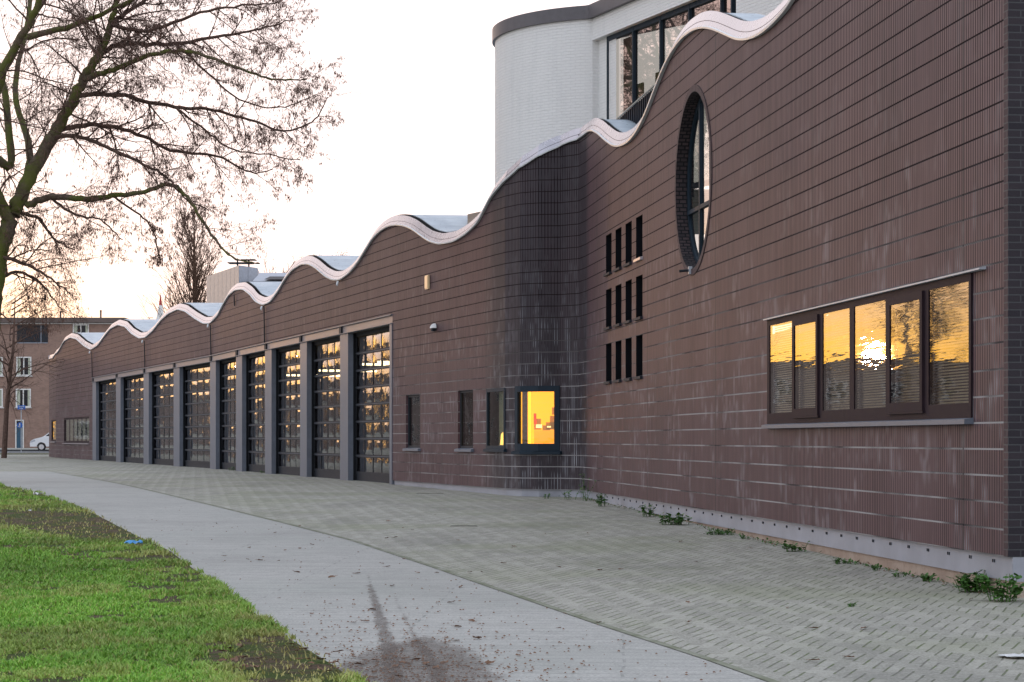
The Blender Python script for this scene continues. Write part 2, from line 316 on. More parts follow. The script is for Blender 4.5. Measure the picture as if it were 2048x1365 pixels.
# ================================================================== GROUND
def paving(name, rot, bw, rh, c1, c2, mort, ms, moss, mossamt, sx=1.0, bumpd=0.006, dirt=0.25):
    t = NT(name); p = t.pos()
    mp = t.n('ShaderNodeMapping'); t.put(mp.inputs[0], p); mp.inputs['Rotation'].default_value = (0, 0, rot); mp.vector_type = 'TEXTURE'
    wob = t.noise(p, 1.3, 2, col=True)
    vec = t.n('ShaderNodeVectorMath', operation='ADD'); t.put(vec.inputs[0], mp.outputs[0])
    sc = t.n('ShaderNodeVectorMath', operation='SCALE'); t.put(sc.inputs[0], wob); sc.inputs[3].default_value = 0.05; t.put(vec.inputs[1], sc.outputs[0])
    b = t.n('ShaderNodeTexBrick'); t.put(b.inputs['Vector'], vec.outputs[0]); b.offset = 0.5
    b.inputs['Color1'].default_value = (*c1, 1); b.inputs['Color2'].default_value = (*c2, 1); b.inputs['Mortar'].default_value = (*c1, 1)
    b.inputs['Scale'].default_value = 1; b.inputs['Mortar Size'].default_value = ms; b.inputs['Mortar Smooth'].default_value = 0.2
    b.inputs['Brick Width'].default_value = bw; b.inputs['Row Height'].default_value = rh
    n1 = t.noise(p, 0.35, 5, 0.65); n2 = t.noise(p, 5.0, 5, 0.7); n3 = t.noise(p, 60, 3, 0.7)
    st = t.noise(t.comb(t.math('MULTIPLY', t.xyz(p)[0], 0.5), t.math('MULTIPLY', t.xyz(p)[1], 0.35)), 1.0, 4, 0.6)
    c = b.outputs[0]
    c = t.mix(t.math('MULTIPLY', t.ramp(n2, 0.35, 0.7), 0.30), c, tuple(x*0.55 for x in c1))
    c = t.mix(t.math('MULTIPLY', t.ramp(n3, 0.4, 0.75), 0.42), c, tuple(min(1, x*1.55) for x in c2))
    c = t.mix(t.math('MULTIPLY', t.ramp(n3, 0.6, 0.35), 0.30), c, tuple(x*0.5 for x in c1))
    c = t.mix(t.math('MULTIPLY', t.ramp(st, 0.45, 0.7), dirt), c, tuple(x*0.45 for x in c2))
    c = t.mix(t.math('MULTIPLY', t.ramp(n1, 0.42, 0.68), mossamt), c, moss)
    mc = t.mix(t.ramp(n2, 0.45, 0.6), mort, tuple(x*0.7 for x in moss))
    jm = t.math('MULTIPLY', b.outputs[1], t.math('ADD', 0.35, t.math('MULTIPLY', t.ramp(t.noise(p, 7, 2), 0.35, 0.6), 0.65)))
    c = t.mix(jm, c, mc)
    h = t.math('ADD', t.math('MULTIPLY', b.outputs[1], -1.0), t.math('MULTIPLY', n3, 0.35))
    return t.fin(c, 0.82, 0, t.bump(h, 0.7, bumpd), 0.25)
def herring():
    t = NT('apron_pavers'); p = t.pos(); X, Y, _ = t.xyz(p)
    wob = t.noise(p, 0.9, 2, col=True); wx, wy, _ = t.xyz(wob)
    X = t.math('ADD', X, t.math('MULTIPLY', wx, 0.07)); Y = t.math('ADD', Y, t.math('MULTIPLY', wy, 0.07))
    an = R(18); A = t.math('ADD', t.math('MULTIPLY', X, math.sin(an)), t.math('MULTIPLY', Y, math.cos(an))); B = t.math('SUBTRACT', t.math('MULTIPLY', X, math.cos(an)), t.math('MULTIPLY', Y, math.sin(an)))
    kb = t.math('DIVIDE', B, 0.086); k = t.math('FLOOR', t.math('ADD', kb, 0.5)); fb = t.math('ABSOLUTE', t.math('SUBTRACT', kb, k))
    ka = t.math('DIVIDE', t.math('ADD', A, t.math('MULTIPLY', k, 0.175)), 0.70); fa = t.math('FRACT', ka)
    wn2 = t.n('ShaderNodeTexWhiteNoise', noise_dimensions='2D'); t.put(wn2.inputs['Vector'], t.comb(k, t.math('FLOOR', ka))); r = wn2.outputs[0]
    dash = t.math('MULTIPLY', t.math('LESS_THAN', fa, t.math('ADD', 0.52, t.math('MULTIPLY', r, 0.2))), t.math('SUBTRACT', 1.0, t.ramp(fb, 0.055, 0.11)))
    kc = t.math('FLOOR', kb); wn3 = t.n('ShaderNodeTexWhiteNoise', noise_dimensions='2D'); t.put(wn3.inputs['Vector'], t.comb(kc, t.math('FLOOR', t.math('DIVIDE', t.math('ADD', A, t.math('MULTIPLY', kc, 0.175)), 0.35)))); r3 = wn3.outputs[0]
    fc = t.math('FRACT', t.math('DIVIDE', t.math('ADD', A, t.math('MULTIPLY', kc, 0.175)), 0.35)); cross = t.math('MULTIPLY', t.math('LESS_THAN', fc, 0.06), 0.30)
    n1 = t.noise(p, 0.30, 5, 0.65); n2 = t.noise(p, 5.0, 5, 0.7); n3 = t.noise(p, 55, 4, 0.75)
    c = t.mix(r3, (0.290, 0.278, 0.238), (0.400, 0.382, 0.330))
    c = t.mix(t.math('MULTIPLY', t.ramp(n3, 0.45, 0.72), 0.5), c, (0.60, 0.58, 0.53)); c = t.mix(t.math('MULTIPLY', t.ramp(n3, 0.52, 0.30), 0.5), c, (0.09, 0.09, 0.08))
    st = t.noise(t.comb(t.math('MULTIPLY', X, 0.6), t.math('MULTIPLY', Y, 0.25)), 1.0, 5, 0.65)
    c = t.mix(t.math('MULTIPLY', t.ramp(st, 0.48, 0.70), 0.40), c, (0.155, 0.150, 0.14))
    c = t.mix(t.math('MULTIPLY', t.ramp(n1, 0.45, 0.66), 0.40), c, (0.235, 0.255, 0.15))
    mc = t.mix(t.ramp(n2, 0.42, 0.58), (0.045, 0.042, 0.035), (0.085, 0.12, 0.035))
    j = t.math('MULTIPLY', t.math('MAXIMUM', dash, cross), t.math('ADD', 0.30, t.math('MULTIPLY', t.ramp(n2, 0.3, 0.6), 0.5)))
    c = t.mix(j, c, mc)
    return t.fin(c, 0.85, 0, t.bump(t.math('ADD', t.math('MULTIPLY', j, -1.0), t.math('MULTIPLY', n3, 0.5)), 0.6, 0.008), 0.2)
M['apron'] = herring()
M['path'] = paving('path_pavers', R(-3), 3.0, 0.20, (0.372, 0.362, 0.338), (0.425, 0.412, 0.385), (0.29, 0.285, 0.27), 0.010, (0.33, 0.345, 0.31), 0.3, dirt=0.25, bumpd=0.003)
M['edging'] = concrete_mat('mossy_edging', (0.15, 0.16, 0.10), (0.29, 0.29, 0.24), 3)
M['road'] = concrete_mat('street_asphalt', (0.10, 0.10, 0.105), (0.14, 0.14, 0.145))
def soil_mat():
    t = NT('lawn_soil'); p = t.pos(); n = t.noise(p, 2.2, 5, 0.65); n2 = t.noise(p, 22, 6, 0.8)
    c = t.mix(t.ramp(n2, 0.35, 0.65), (0.045, 0.029, 0.018), (0.16, 0.115, 0.078)); c = t.mix(t.ramp(n, 0.4, 0.6), c, t.mix(n2, (0.03, 0.05, 0.012), (0.09, 0.13, 0.03)))
    return t.fin(c, 0.95, 0, t.bump(n2, 0.9, 0.03), 0.15)
M['soil'] = soil_mat()
ROWS = list(np.arange(-20, 62, 0.5))+list(np.arange(62, 200, 3))+list(np.arange(200, 700, 25))
def sheet(name, lf, rf, y0, y1, dz, mat, kind='structure', label=None, cat=None, nx=1, edge=0):
    b = MB(); rows = [y for y in ROWS if y0 < y < y1]; rows = [y0]+rows+[y1]
    for a, c in zip(rows[:-1], rows[1:]):
        for i in range(nx):
            def q(Y, k): return lf(Y)+(rf(Y)-lf(Y))*k/nx
            pts = [(q(a, i), a, gz(a)+dz), (q(a, i+1), a, gz(a)+dz), (q(c, i+1), c, gz(c)+dz), (q(c, i), c, gz(c)+dz)]
            b.face(pts)
        if edge:
            b.face([(rf(a), a, gz(a)+dz), (rf(a), a, gz(a)+dz-edge), (rf(c), c, gz(c)+dz-edge), (rf(c), c, gz(c)+dz)])
    o = b.build(name, mat); tag(o, label, cat, None, kind); return o
sheet('ground', lambda Y: -320, lambda Y: 320, -60, 690, 0, M['apron'])
def curve_of(px):
    g = sorted([(gpt(x, y).y, gpt(x, y).x) for x, y in px]); ys = [a for a, _ in g]; xs = [b for _, b in g]
    def f(Y):
        if Y < ys[0]: return xs[0]+(Y-ys[0])*(xs[1]-xs[0])/(ys[1]-ys[0])
        if Y > ys[-1]: return xs[-1]+(Y-ys[-1])*(xs[-1]-xs[-2])/(ys[-1]-ys[-2])
        return float(np.interp(Y, ys, xs))
    return f
grass_edge = curve_of([(0, 972), (90, 992), (200, 1034), (280, 1076), (350, 1108), (400, 1146), (450, 1180), (520, 1232), (600, 1290), (680, 1338), (722, 1368)])
path_edge = curve_of([(0, 928), (100, 944), (240, 969), (380, 1002), (560, 1046), (700, 1082), (860, 1135), (1000, 1184), (1200, 1253), (1400, 1318), (1535, 1366)])
sheet('path', lambda Y: grass_edge(Y)-0.05, path_edge, 4, 72, 0.004, M['path'])
sheet('path_kerb', lambda Y: path_edge(Y)+0.004, lambda Y: path_edge(Y)+0.07, 4, 72, 0.007, M['edging'])
sheet('lawn_kerb', lambda Y: grass_edge(Y)-0.10, lambda Y: grass_edge(Y)+0.03, 4, 60, 0.015, M['kerb'])
sheet('lawn_soil', lambda Y: -45, lambda Y: grass_edge(Y)-0.06, 4, 60, 0.035, M['soil'], edge=0.03)
sheet('road', lambda Y: -200, lambda Y: 100, 156, 181, 0.004, M['road'])
sheet('verge', lambda Y: -200, lambda Y: -19, 143, 151, 0.02, M['soil'])
sheet('pavement', lambda Y: -200, lambda Y: 100, 181, 196, 0.10, M['kerb'])
# mud dragged over the path
def mud_mat():
    t = NT('wheel_mud'); uv = t.uv(); u, v, _ = t.xyz(uv); p = t.pos()
    e = t.math('SUBTRACT', 1.0, t.math('ABSOLUTE', u)); n = t.noise(p, 6.0, 6, 0.75); n2 = t.noise(p, 30, 5, 0.8)
    a = t.ramp(t.math('ADD', t.math('MULTIPLY', e, v), t.math('MULTIPLY', t.math('SUBTRACT', n, 0.5), 1.5)), 0.22, 0.46)
    a = t.math('MULTIPLY', a, t.math('ADD', 0.12, t.math('MULTIPLY', t.ramp(n2, 0.38, 0.60), 0.55)))
    t.fin(t.mix(n2, (0.10, 0.075, 0.062), (0.25, 0.20, 0.175)), 0.9, 0, t.bump(n2, 0.6, 0.02), 0.2); t.put(t.p.inputs['Alpha'], a); return t.m
M['mud'] = mud_mat()
def mudstrip(pts, label_dz=0.010):
    b = MB(); g = [(gpt(x, y), wd*gpt(x, y).y/F, k) for x, y, wd, k in pts]
    fine = []
    for (p, wd, k), (q, w2, k2) in zip(g[:-1], g[1:]):
        for j in range(8):
            f = j/8; fine.append((p.lerp(q, f), wd+(w2-wd)*f, k+(k2-k)*f))
    fine.append(g[-1])
    for (p, wd, k), (q, w2, k2) in zip(fine[:-1], fine[1:]):
        for s0, s1 in ((-1, 0), (0, 1)):
            P_ = [(p.x+s0*wd, p.y, gz(p.y)+label_dz), (p.x+s1*wd, p.y, gz(p.y)+label_dz), (q.x+s1*w2, q.y, gz(q.y)+label_dz), (q.x+s0*w2, q.y, gz(q.y)+label_dz)]
            b.face(P_, [(s0, k), (s1, k), (s1, k2), (s0, k2)])
    return b
mb = mudstrip([(734, 1140, 10, 0.1), (742, 1180, 15, 0.5), (757, 1230, 20, 0.65), (775, 1290, 26, 0.75), (790, 1368, 34, .8)])
mb2 = mudstrip([(775, 1165, 10, 0.0), (800, 1220, 12, 0.30), (832, 1280, 20, 0.45), (868, 1330, 26, 0.6), (880, 1368, 34, 0.7)], 0.013)
mb3 = mudstrip([(850, 1268, 70, 0.1), (835, 1310, 150, 1.1), (815, 1345, 220, 1.3), (800, 1400, 260, 1.4)], 0.016)
for q in (mb2, mb3):
    o_ = len(mb.v); mb.v += q.v; mb.f += [tuple(i+o_ for i in f) for f in q.f]; mb.uv += q.uv; mb.mi += q.mi
tag(mb.build('mud', M['mud']), kind='stuff', label='brown mud dragged across the grey path by wheels', cat='mud')
# ------------------------------------------------------------------ grass blades
def noise2(x, y, s, seed):
    r = np.random.default_rng(seed); g = r.random((64, 64)); xi = (x*s) % 64; yi = (y*s) % 64
    x0 = np.floor(xi).astype(int) % 64; y0 = np.floor(yi).astype(int) % 64; fx = xi-np.floor(xi); fy = yi-np.floor(yi)
    fx = fx*fx*(3-2*fx); fy = fy*fy*(3-2*fy); x1 = (x0+1) % 64; y1 = (y0+1) % 64
    return (g[x0, y0]*(1-fx)+g[x1, y0]*fx)*(1-fy)+(g[x0, y1]*(1-fx)+g[x1, y1]*fx)*fy
def blades(n, ymin, ymax, hmin, hmax, wd):
    yy = 1/(rng.random(n)*(1/ymin-1/ymax)+1/ymax)
    ge = np.array([0.0]); tb = np.arange(ymin-1, ymax+1, 0.25); gt = np.array([grass_edge(t) for t in tb]); er = np.interp(yy, tb, gt)
    lf = -1060/F*yy-3.2; xx = lf+rng.random(n)*(er-0.02-lf)
    px = xx/yy*F+HX; py = HY+F*(E-np.interp(yy, _ys, _zs))/yy
    bare = np.exp(-(((px-215)/190)**2+((py-1058)/30)**2)**1.5)*1.4+np.exp(-(((px-590)/165)**2+((py-1338)/52)**2)**1.5)*1.3+np.exp(-(((px-30)/110)**2+((py-1035)/20)**2))*1.0
    d = noise2(xx, yy, 2.3, 3)*0.35+noise2(xx, yy, 7.0, 4)*0.35+noise2(xx, yy, 15.0, 14)*0.3; edge = np.clip((er-xx-0.25+0.8*noise2(xx, yy, 1.3, 8))/1.0, 0, 1)
    keep = (d+0.25*(noise2(xx, yy, 0.8, 31)-0.5) > 0.43+0.20*(1-edge)) & (rng.random(n) > bare*1.05)
    keep |= (rng.random(n) < 0.03)
    return xx[keep], yy[keep], d[keep], (bare+0.5*(1-edge))[keep]
def make_grass():
    gx, gy_, d, br = blades(640000, 11.0, 60, 0, 0, 0); n = len(gx)
    cl = np.clip((d-0.40)*3.2, 0, 1); h = (0.008+0.034*rng.random(n)*cl+0.010*rng.random(n))*(1+gy_/60); wdt = 0.0028+0.00018*gy_
    a = rng.random(n)*6.283; lx = rng.normal(0, 0.45, n)*h; ly = rng.normal(0, 0.45, n)*h
    z = np.interp(gy_, _ys, _zs)+0.033
    ca, sa = np.cos(a)*wdt, np.sin(a)*wdt
    v = np.zeros((n, 5, 3), dtype=np.float32)
    v[:, 0] = np.stack([gx-ca, gy_-sa, z], 1); v[:, 1] = np.stack([gx+ca, gy_+sa, z], 1)
    v[:, 2] = np.stack([gx+ca*.7+lx*.4, gy_+sa*.7+ly*.4, z+h*.6], 1); v[:, 3] = np.stack([gx-ca*.7+lx*.4, gy_-sa*.7+ly*.4, z+h*.6], 1)
    v[:, 4] = np.stack([gx+lx*1.2, gy_+ly*1.2, z+h], 1)
    base = np.arange(n)*5
    loops = np.stack([base, base+1, base+2, base+3, base+3, base+2, base+4], 1).ravel().astype(np.int32)
    me = bpy.data.meshes.new('grass'); me.vertices.add(n*5); me.vertices.foreach_set('co', v.ravel())
    me.loops.add(n*7); me.loops.foreach_set('vertex_index', loops); me.polygons.add(n*2)
    ls = np.stack([np.arange(n)*7, np.arange(n)*7+4], 1).ravel().astype(np.int32); me.polygons.foreach_set('loop_start', ls)
    me.update(calc_edges=True)
    at = me.color_attributes.new('tint', 'FLOAT_COLOR', 'POINT'); r = rng.random(n); big = noise2(gx, gy_, 0.9, 11)
    dry = np.clip(br*0.7+(rng.random(n) < 0.10)*0.8+(noise2(gx, gy_, 1.7, 19) > 0.66)*0.35, 0, 1)
    g1 = np.stack([0.085+0.16*r, 0.215+0.23*r, 0.020+0.04*r], 1); g2 = np.stack([0.24+0.16*r, 0.23+0.12*r, 0.08+0.05*r], 1)
    cc = (g1*(1-dry[:, None])+g2*dry[:, None])*(0.82+0.72*big[:, None]); rgba = np.ones((n, 5, 4), dtype=np.float32); rgba[:, :, :3] = cc[:, None, :]
    at.data.foreach_set('color', rgba.ravel())
    t = NT('grass_blade'); c = t.n('ShaderNodeVertexColor', layer_name='tint').outputs[0]; t.fin(c, 0.5, 0, None, 0.4)
    me.materials.append(t.m); o = link('grass', me); tag(o, 'short bright green lawn grass with bare earth patches', 'grass', kind='stuff')
make_grass()
# ------------------------------------------------------------------ fallen leaves, litter
t = NT('dead_leaf'); t.fin(t.mix(t.noise(t.obj(), 20, 3), (0.10, 0.045, 0.025), (0.24, 0.13, 0.07)), 0.8); M['leaf'] = t.m
def leaf_proto():
    b = MB(); out = []
    for k in range(10):
        a = k/10*2*math.pi; r = 0.5*(1+0.25*math.cos(3*a)); out.append((math.cos(a)*0.05*r*1.7, math.sin(a)*0.028*r*1.7, 0.006+0.010*math.cos(2*a)**2+0.004*math.sin(a)))
    for k in range(10): b.face([(0, 0, 0.004), out[k], out[(k+1) % 10]])
    b.tube([(0.04, 0, 0.006), (0.065, 0.004, 0.012)], 0.0012, 4)
    return b.mesh('leaf', M['leaf'])
lm = leaf_proto(); lo = None
spots = [(1400+60*i % 17, 1) for i in range(0)]
lr = random.Random(3)
for i in range(172):
    if i >= 95 and i < 145: x, y = lr.uniform(430, 690), lr.uniform(1296, 1362)
    elif i < 55: x, y = lr.uniform(420, 1000), lr.uniform(1030, 1340)
    elif i < 95: x, y = lr.uniform(800, 2000), lr.uniform(1010, 1340)
    else: x, y = lr.gauss(810, 75), lr.uniform(1318, 1360)
    g = gpt(x, y)
    onlawn = 95 <= i < 145
    if (g.x < grass_edge(g.y)+0.1) != onlawn or (g.y > 18 and g.x > 1.3+(40-g.y)*0.115): continue
    if lo is None:
        o = link('fallen_leaf', lm); lo = o
        tag(o, 'small curled brown dead leaf lying on the ground', 'leaf', 'brown leaves scattered over path, forecourt and lawn')
    else: o = lo.copy(); COL.objects.link(o)
    o.location = (g.x, g.y, gz(g.y)+(0.05 if onlawn else 0.008)); o.rotation_euler = (lr.uniform(-.2, .2), lr.uniform(-.2, .2), lr.uniform(0, 6.28)); s = lr.uniform(0.35, 0.95); o.scale = (s, s, s)
b = MB(); gr = random.Random(41)
for k in range(2000):
    if k % 3: x, y = gr.gauss(800, 150), 1380-abs(gr.gauss(0, 70))
    else: y = gr.uniform(1000, 1365); x = gr.uniform(300, 1500)
    g = gpt(x, min(y, 1372)); 
    if not (grass_edge(g.y) < g.x < path_edge(g.y)-.02): continue
    z = gz(g.y)+.012; q = gr.uniform(.004, .014); a = gr.uniform(0, 6.28)
    p3 = [(g.x+q*math.cos(a+t_), g.y+q*math.sin(a+t_)*1.3, z) for t_ in (0, 2.1, 4.2)]; tp = (g.x, g.y, z+q*.7)
    for i_ in range(3): b.face([p3[i_], p3[(i_+1) % 3], tp])
tag(b.build('grit', M['leaf']), 'brown grit and leaf crumbs strewn over the grey path', 'grit', kind='stuff')
def crumple(name, x, y, lx, ly, h, mat, label, cat, dz=0.02, rz=0.0):
    g = gpt(x, y); b = MB(); n = 7; rr = random.Random(int(x))
    H = [[rr.random()*h for _ in range(n)] for _ in range(n)]
    for i in range(n-1):
        for j in range(n-1):
            q = []
            for a, c in ((i, j), (i+1, j), (i+1, j+1), (i, j+1)):
                u, v = a/(n-1)-0.5, c/(n-1)-0.5; X, Y = u*lx, v*ly*(1-0.6*abs(u)); q.append((X*math.cos(rz)-Y*math.sin(rz), X*math.sin(rz)+Y*math.cos(rz), H[a][c]))
            b.face(q)
    o = b.build(name, mat); o.location = (g.x, g.y, gz(g.y)+dz); tag(o, label, cat); return o
M['blueplastic'] = paint('blue_plastic', (0.06, 0.30, 0.62), 0.3); M['whiteplastic'] = paint('white_plastic', (0.75, 0.75, 0.75), 0.4)
crumple('plastic_wrapper', 267, 1097, 0.20, 0.16, 0.05, M['blueplastic'], 'crumpled light blue plastic wrapper lying in the grass', 'litter', 0.05)
crumple('paper_scrap', 76, 995, 0.17, 0.14, 0.06, M['whiteplastic'], 'small white scrap of paper at the far edge of the lawn', 'litter', 0.04)
crumple('paving_scrap', 2032, 1316, 0.19, 0.24, 0.012, M['whiteplastic'], 'flat white torn sheet on the paving at the right edge of the picture', 'litter', 0.008, 0.3)
crumple('cup_scrap', 60, 1029, 0.05, 0.08, 0.03, M['whiteplastic'], 'tiny white scrap on the bare earth of the lawn', 'litter', 0.05)
for x0, x1, y, lab in ((832, 888, 989, 'farther thin drain slot in the forecourt below the slit window'), (900, 955, 1054, 'nearer thin drain slot in the middle of the forecourt')):
    a, c = gpt(x0, y), gpt(x1, y); b = MB(); b.box(((a.x+c.x)/2, a.y, 0.004), (c.x-a.x, 0.09, 0.016)); b.box(((a.x+c.x)/2, a.y, 0.014), ((c.x-a.x)*0.96, 0.03, 0.006), mi=1)
    o = b.build('drain_channel', [M['kerb'], M['black']]); o.location.z = gz(a.y); tag(o, lab, 'drain', 'drain slots in the forecourt paving')
# ================================================================== THE BRICK HALL
hall = empty('fire_station', (plan(785)[0], plan(785)[1], gz(53)))
tag(hall, 'long dark brown brick hall with a wavy white edged roof and garage doors', 'building')
def opening(x0, x1, z0, z1): return (x0, x1, (lambda x: z0), (lambda x: z1))
OP = []
LT = zc(13.4)                                   # top of the lintel
OP.append(('doors', 185, 785, lambda x: -5, lambda x: LT))
W_small = [(812, 840, 790, 897), (916, 946, 781, 898), (974, 1011, 777, 898), (1031, 1120, 772, 903)]
for i, (a, b_, y0, y1) in enumerate(W_small):
    xm = (a+b_)/2; OP.append(('w%d' % i, a, b_, (lambda z: lambda x: z)(zy(xm, y1)), (lambda z: lambda x: z)(zy(xm, y0))))
RIB = (1537, 1946, zc(0.85), zc(6.5)); OP.append(('rib', RIB[0], RIB[1], lambda x: RIB[2], lambda x: RIB[3]))
SLX = [(1212, 1223), (1231, 1243), (1251, 1263.5), (1272, 1285)]; SLZ = [(4.65, 7.65), (8.98, 12.0), (13.3, 16.35)]
for a, b_ in SLX:
    for z0, z1 in SLZ: OP.append(('s', a, b_, (lambda z: lambda x: z)(zc(z0)), (lambda z: lambda x: z)(zc(z1))))
OC_U = (U(1351)+U(1424))/2; OC_Z = zc(16.6); OR = 1.335; ORI = 1.27
def circ(sgn, r): return lambda x: OC_Z+sgn*math.sqrt(max(0, r*r-(U(x)-OC_U)**2))
OX0, OX1 = XU(OC_U-ORI), XU(OC_U+ORI); OP.append(('oval', OX0, OX1, circ(-1, ORI), circ(1, ORI)))
LWX = [(103, 112, 840, 884), (128, 178.5, 835, 887)]
for a, b_, y0, y1 in LWX:
    xm = (a+b_)/2; OP.append(('l', a, b_, (lambda z: lambda x: z)(zy(xm, y1)), (lambda z: lambda x: z)(zy(xm, y0))))
def wall_mesh():
    xs = set(list(np.arange(98, 420, 3.0))+list(np.arange(420, 985, 3.0))+list(np.arange(985, 1172, 3.0))+list(np.arange(1172, 2008, 4.0))+[98, 420, 985, 1172, 2008])
    for o in OP: xs |= {o[1], o[2]}
    xs |= {XU(OC_U-ORI*math.cos(k*math.pi/48)) for k in range(49)}
    xs = sorted(xs); b = MB()
    def quad(x0, x1, a0, a1, b0, b1):
        b.face([wp(x0, a0), wp(x1, a1), wp(x1, b1), wp(x0, b0)], [(U(x0), a0), (U(x1), a1), (U(x1), b1), (U(x0), b0)])
    for x0, x1 in zip(xs[:-1], xs[1:]):
        if x1-x0 < 1e-6: continue
        xm = (x0+x1)/2; act = sorted([o for o in OP if o[1] < xm < o[2]], key=lambda o: o[3](xm))
        lo0 = lo1 = BASE_Z
        for o in act:
            a0, a1 = o[3](x0), o[3](x1)
            if a0 > lo0 or a1 > lo1: quad(x0, x1, lo0, lo1, a0, a1)
            lo0, lo1 = o[4](x0), o[4](x1)
        quad(x0, x1, lo0, lo1, topz(x0)+0.1, topz(x1)+0.1)
    # reveals
    dep = {'w': 0.07, 'r': 0.07, 's': 0.16, 'l': 0.10, 'o': 0.24}
    for o in OP:
        if o[0] == 'doors':
            continue
        if o[0] == 's': continue
        d = dep[o[0][0]]
        if o[0] == 'rib': d = 0.05
        xa, xb = o[1], o[2]
        if o[0] == 'oval':
            continue
        z0, z1 = o[3](xa), o[4](xa)
        b.face([wp(xa, z0), wp(xa, z1), wp(xa, z1, d), wp(xa, z0, d)], [(0, z0), (0, z1), (d, z1), (d, z0)])
        b.face([wp(xb, z0), wp(xb, z0, d), wp(xb, z1, d), wp(xb, z1)], [(0, z0), (d, z0), (d, z1), (0, z1)])
        n = 6
        for k in range(n):
            p, q = xa+(xb-xa)*k/n, xa+(xb-xa)*(k+1)/n
            b.face([wp(p, z1), wp(q, z1), wp(q, z1, d), wp(p, z1, d)], [(U(p), z1), (U(q), z1), (U(q), z1+d), (U(p), z1+d)])
            b.face([wp(p, z0), wp(p, z0, d), wp(q, z0, d), wp(q, z0)], [(U(p), z0), (U(p), z0+d), (U(q), z0+d), (U(q), z0)])
    # bottom return
    for x0, x1 in list(zip(xs[:-1], xs[1:])):
        if 185 <= (x0+x1)/2 <= 785: continue
        b.face([wp(x0, BASE_Z), wp(x0, BASE_Z, 0.3), wp(x1, BASE_Z, 0.3), wp(x1, BASE_Z)], [(U(x0), 0), (U(x0), .3), (U(x1), .3), (U(x1), 0)])
    return b
wall_mesh().build('brick_wall', M['wall'], hall)
CX, CY = plan(2017); cn = nrm(2000); ct = (-cn[1], cn[0])    # ct: along the wall, away from the camera
def cr(a, d, z): return Vector((CX+ct[0]*a+cn[0]*d, CY+ct[1]*a+cn[1]*d, z))
ta = (Vector(plan(2008))-Vector((CX, CY))).length
b = MB(); ZT = topz(2016)+1.2
b.face([cr(ta, -0.004, BASE_Z), cr(0, -0.004, BASE_Z), cr(0, -0.004, ZT), cr(ta, -0.004, ZT)], [(0, 0), (ta, 0), (ta, ZT-BASE_Z), (0, ZT-BASE_Z)])
b.build('brick_corner', M['quoin'], hall)
b = MB(); b.face([cr(0, -0.004, BASE_Z), cr(0, 12, BASE_Z), cr(0, 12, ZT), cr(0, -0.004, ZT)], [(0, 0), (12, 0), (12, ZT-BASE_Z), (0, ZT-BASE_Z)])
b.face([cr(0, 0, BASE_Z), cr(ta, 0, BASE_Z), cr(ta, 8, BASE_Z), cr(0, 8, BASE_Z)])
b.build('end_wall', M['flatbrick'], hall)
b = MB(); q = cr(-0.012, 0.20, zy(2017, 665)); b.box(q, (0.05, 0.02, 0.035), math.atan2(cn[1], cn[0])); b.build('wall_tag', M['whiteplastic'], hall)
# left end return + back walls so the hall is a solid body
b = MB(); p0 = wp(98, 0); back = [Vector((p0.x+3, p0.y+9, 0)), Vector((-3+14, 100, 0)), Vector((12, 52, 0)), Vector((16, 20, 0))]
for a, c in zip([p0]+back[:-1], back):
    L = (c-a).length; b.face([(a.x, a.y, 0), (c.x, c.y, 0), (c.x, c.y, zc(20)), (a.x, a.y, zc(20))], [(0, 0), (L, 0), (L, 5), (0, 5)])
b.build('rear_wall', M['flatbrick'], hall)
# plinth: steel beam and concrete foot
def strip(b, xs, z0, z1, ins, mi=0, closed_top=False):
    for a, c in zip(xs[:-1], xs[1:]):
        b.face([wp(a, z0(a), ins), wp(c, z0(c), ins), wp(c, z1(c), ins), wp(a, z1(a), ins)], [(U(a), z0(a)), (U(c), z0(c)), (U(c), z1(c)), (U(a), z1(a))], mi)
xsL = list(np.linspace(99, 184.5, 20)); xsR = list(np.linspace(786, 985, 30))+list(np.linspace(988, 1170, 60))+[1172]+list(np.linspace(1180, 2017, 60))
b = MB()
for xs in (xsL, xsR):
    if xs is xsR: b.build('plinth_beam', [M['plinth'], M['dark']], hall); b = MB()
    strip(b, xs, lambda x: BASE_Z-0.205, lambda x: BASE_Z+0.03, 0.035)
    for a, c in zip(xs[:-1], xs[1:]): b.face([wp(a, BASE_Z-0.205, 0.035), wp(a, BASE_Z-0.205, 0.3), wp(c, BASE_Z-0.205, 0.3), wp(c, BASE_Z-0.205, 0.035)])
e0 = cr(-0.035+0.035, 0.035, 0)
b.face([cr(0.002, 0.035, BASE_Z-0.205), cr(0.002, 11, BASE_Z-0.205), cr(0.002, 11, BASE_Z+0.02), cr(0.002, 0.035, BASE_Z+0.02)])
u0 = U(1190); k = 0
while u0+k*0.62 < U(2010):
    x = XU(u0+k*0.62); q = wp(x, BASE_Z-0.055, 0.030); ang = math.atan2(ct[1], ct[0]); b.box(q, (0.008, 0.008, 0.028), ang, 1); q = wp(XU(u0+k*0.62+0.045), BASE_Z-0.055, 0.030); b.box(q, (0.008, 0.008, 0.028), ang, 1); k += 1
b.build('plinth_beam', [M['plinth'], M['dark']], hall)
b = MB()
strip(b, xsL, lambda x: -0.5, lambda x: BASE_Z-0.19, 0.06); b.build('concrete_footing', M['concrete'], hall); b = MB()
strip(b, xsR, lambda x: -0.5, lambda x: BASE_Z-0.19, 0.06)
b.face([cr(0.004, 0.055, -0.5), cr(0.004, 11, -0.5), cr(0.004, 11, BASE_Z-0.19), cr(0.004, 0.055, BASE_Z-0.19)])
b.build('concrete_footing', M['concrete'], hall)
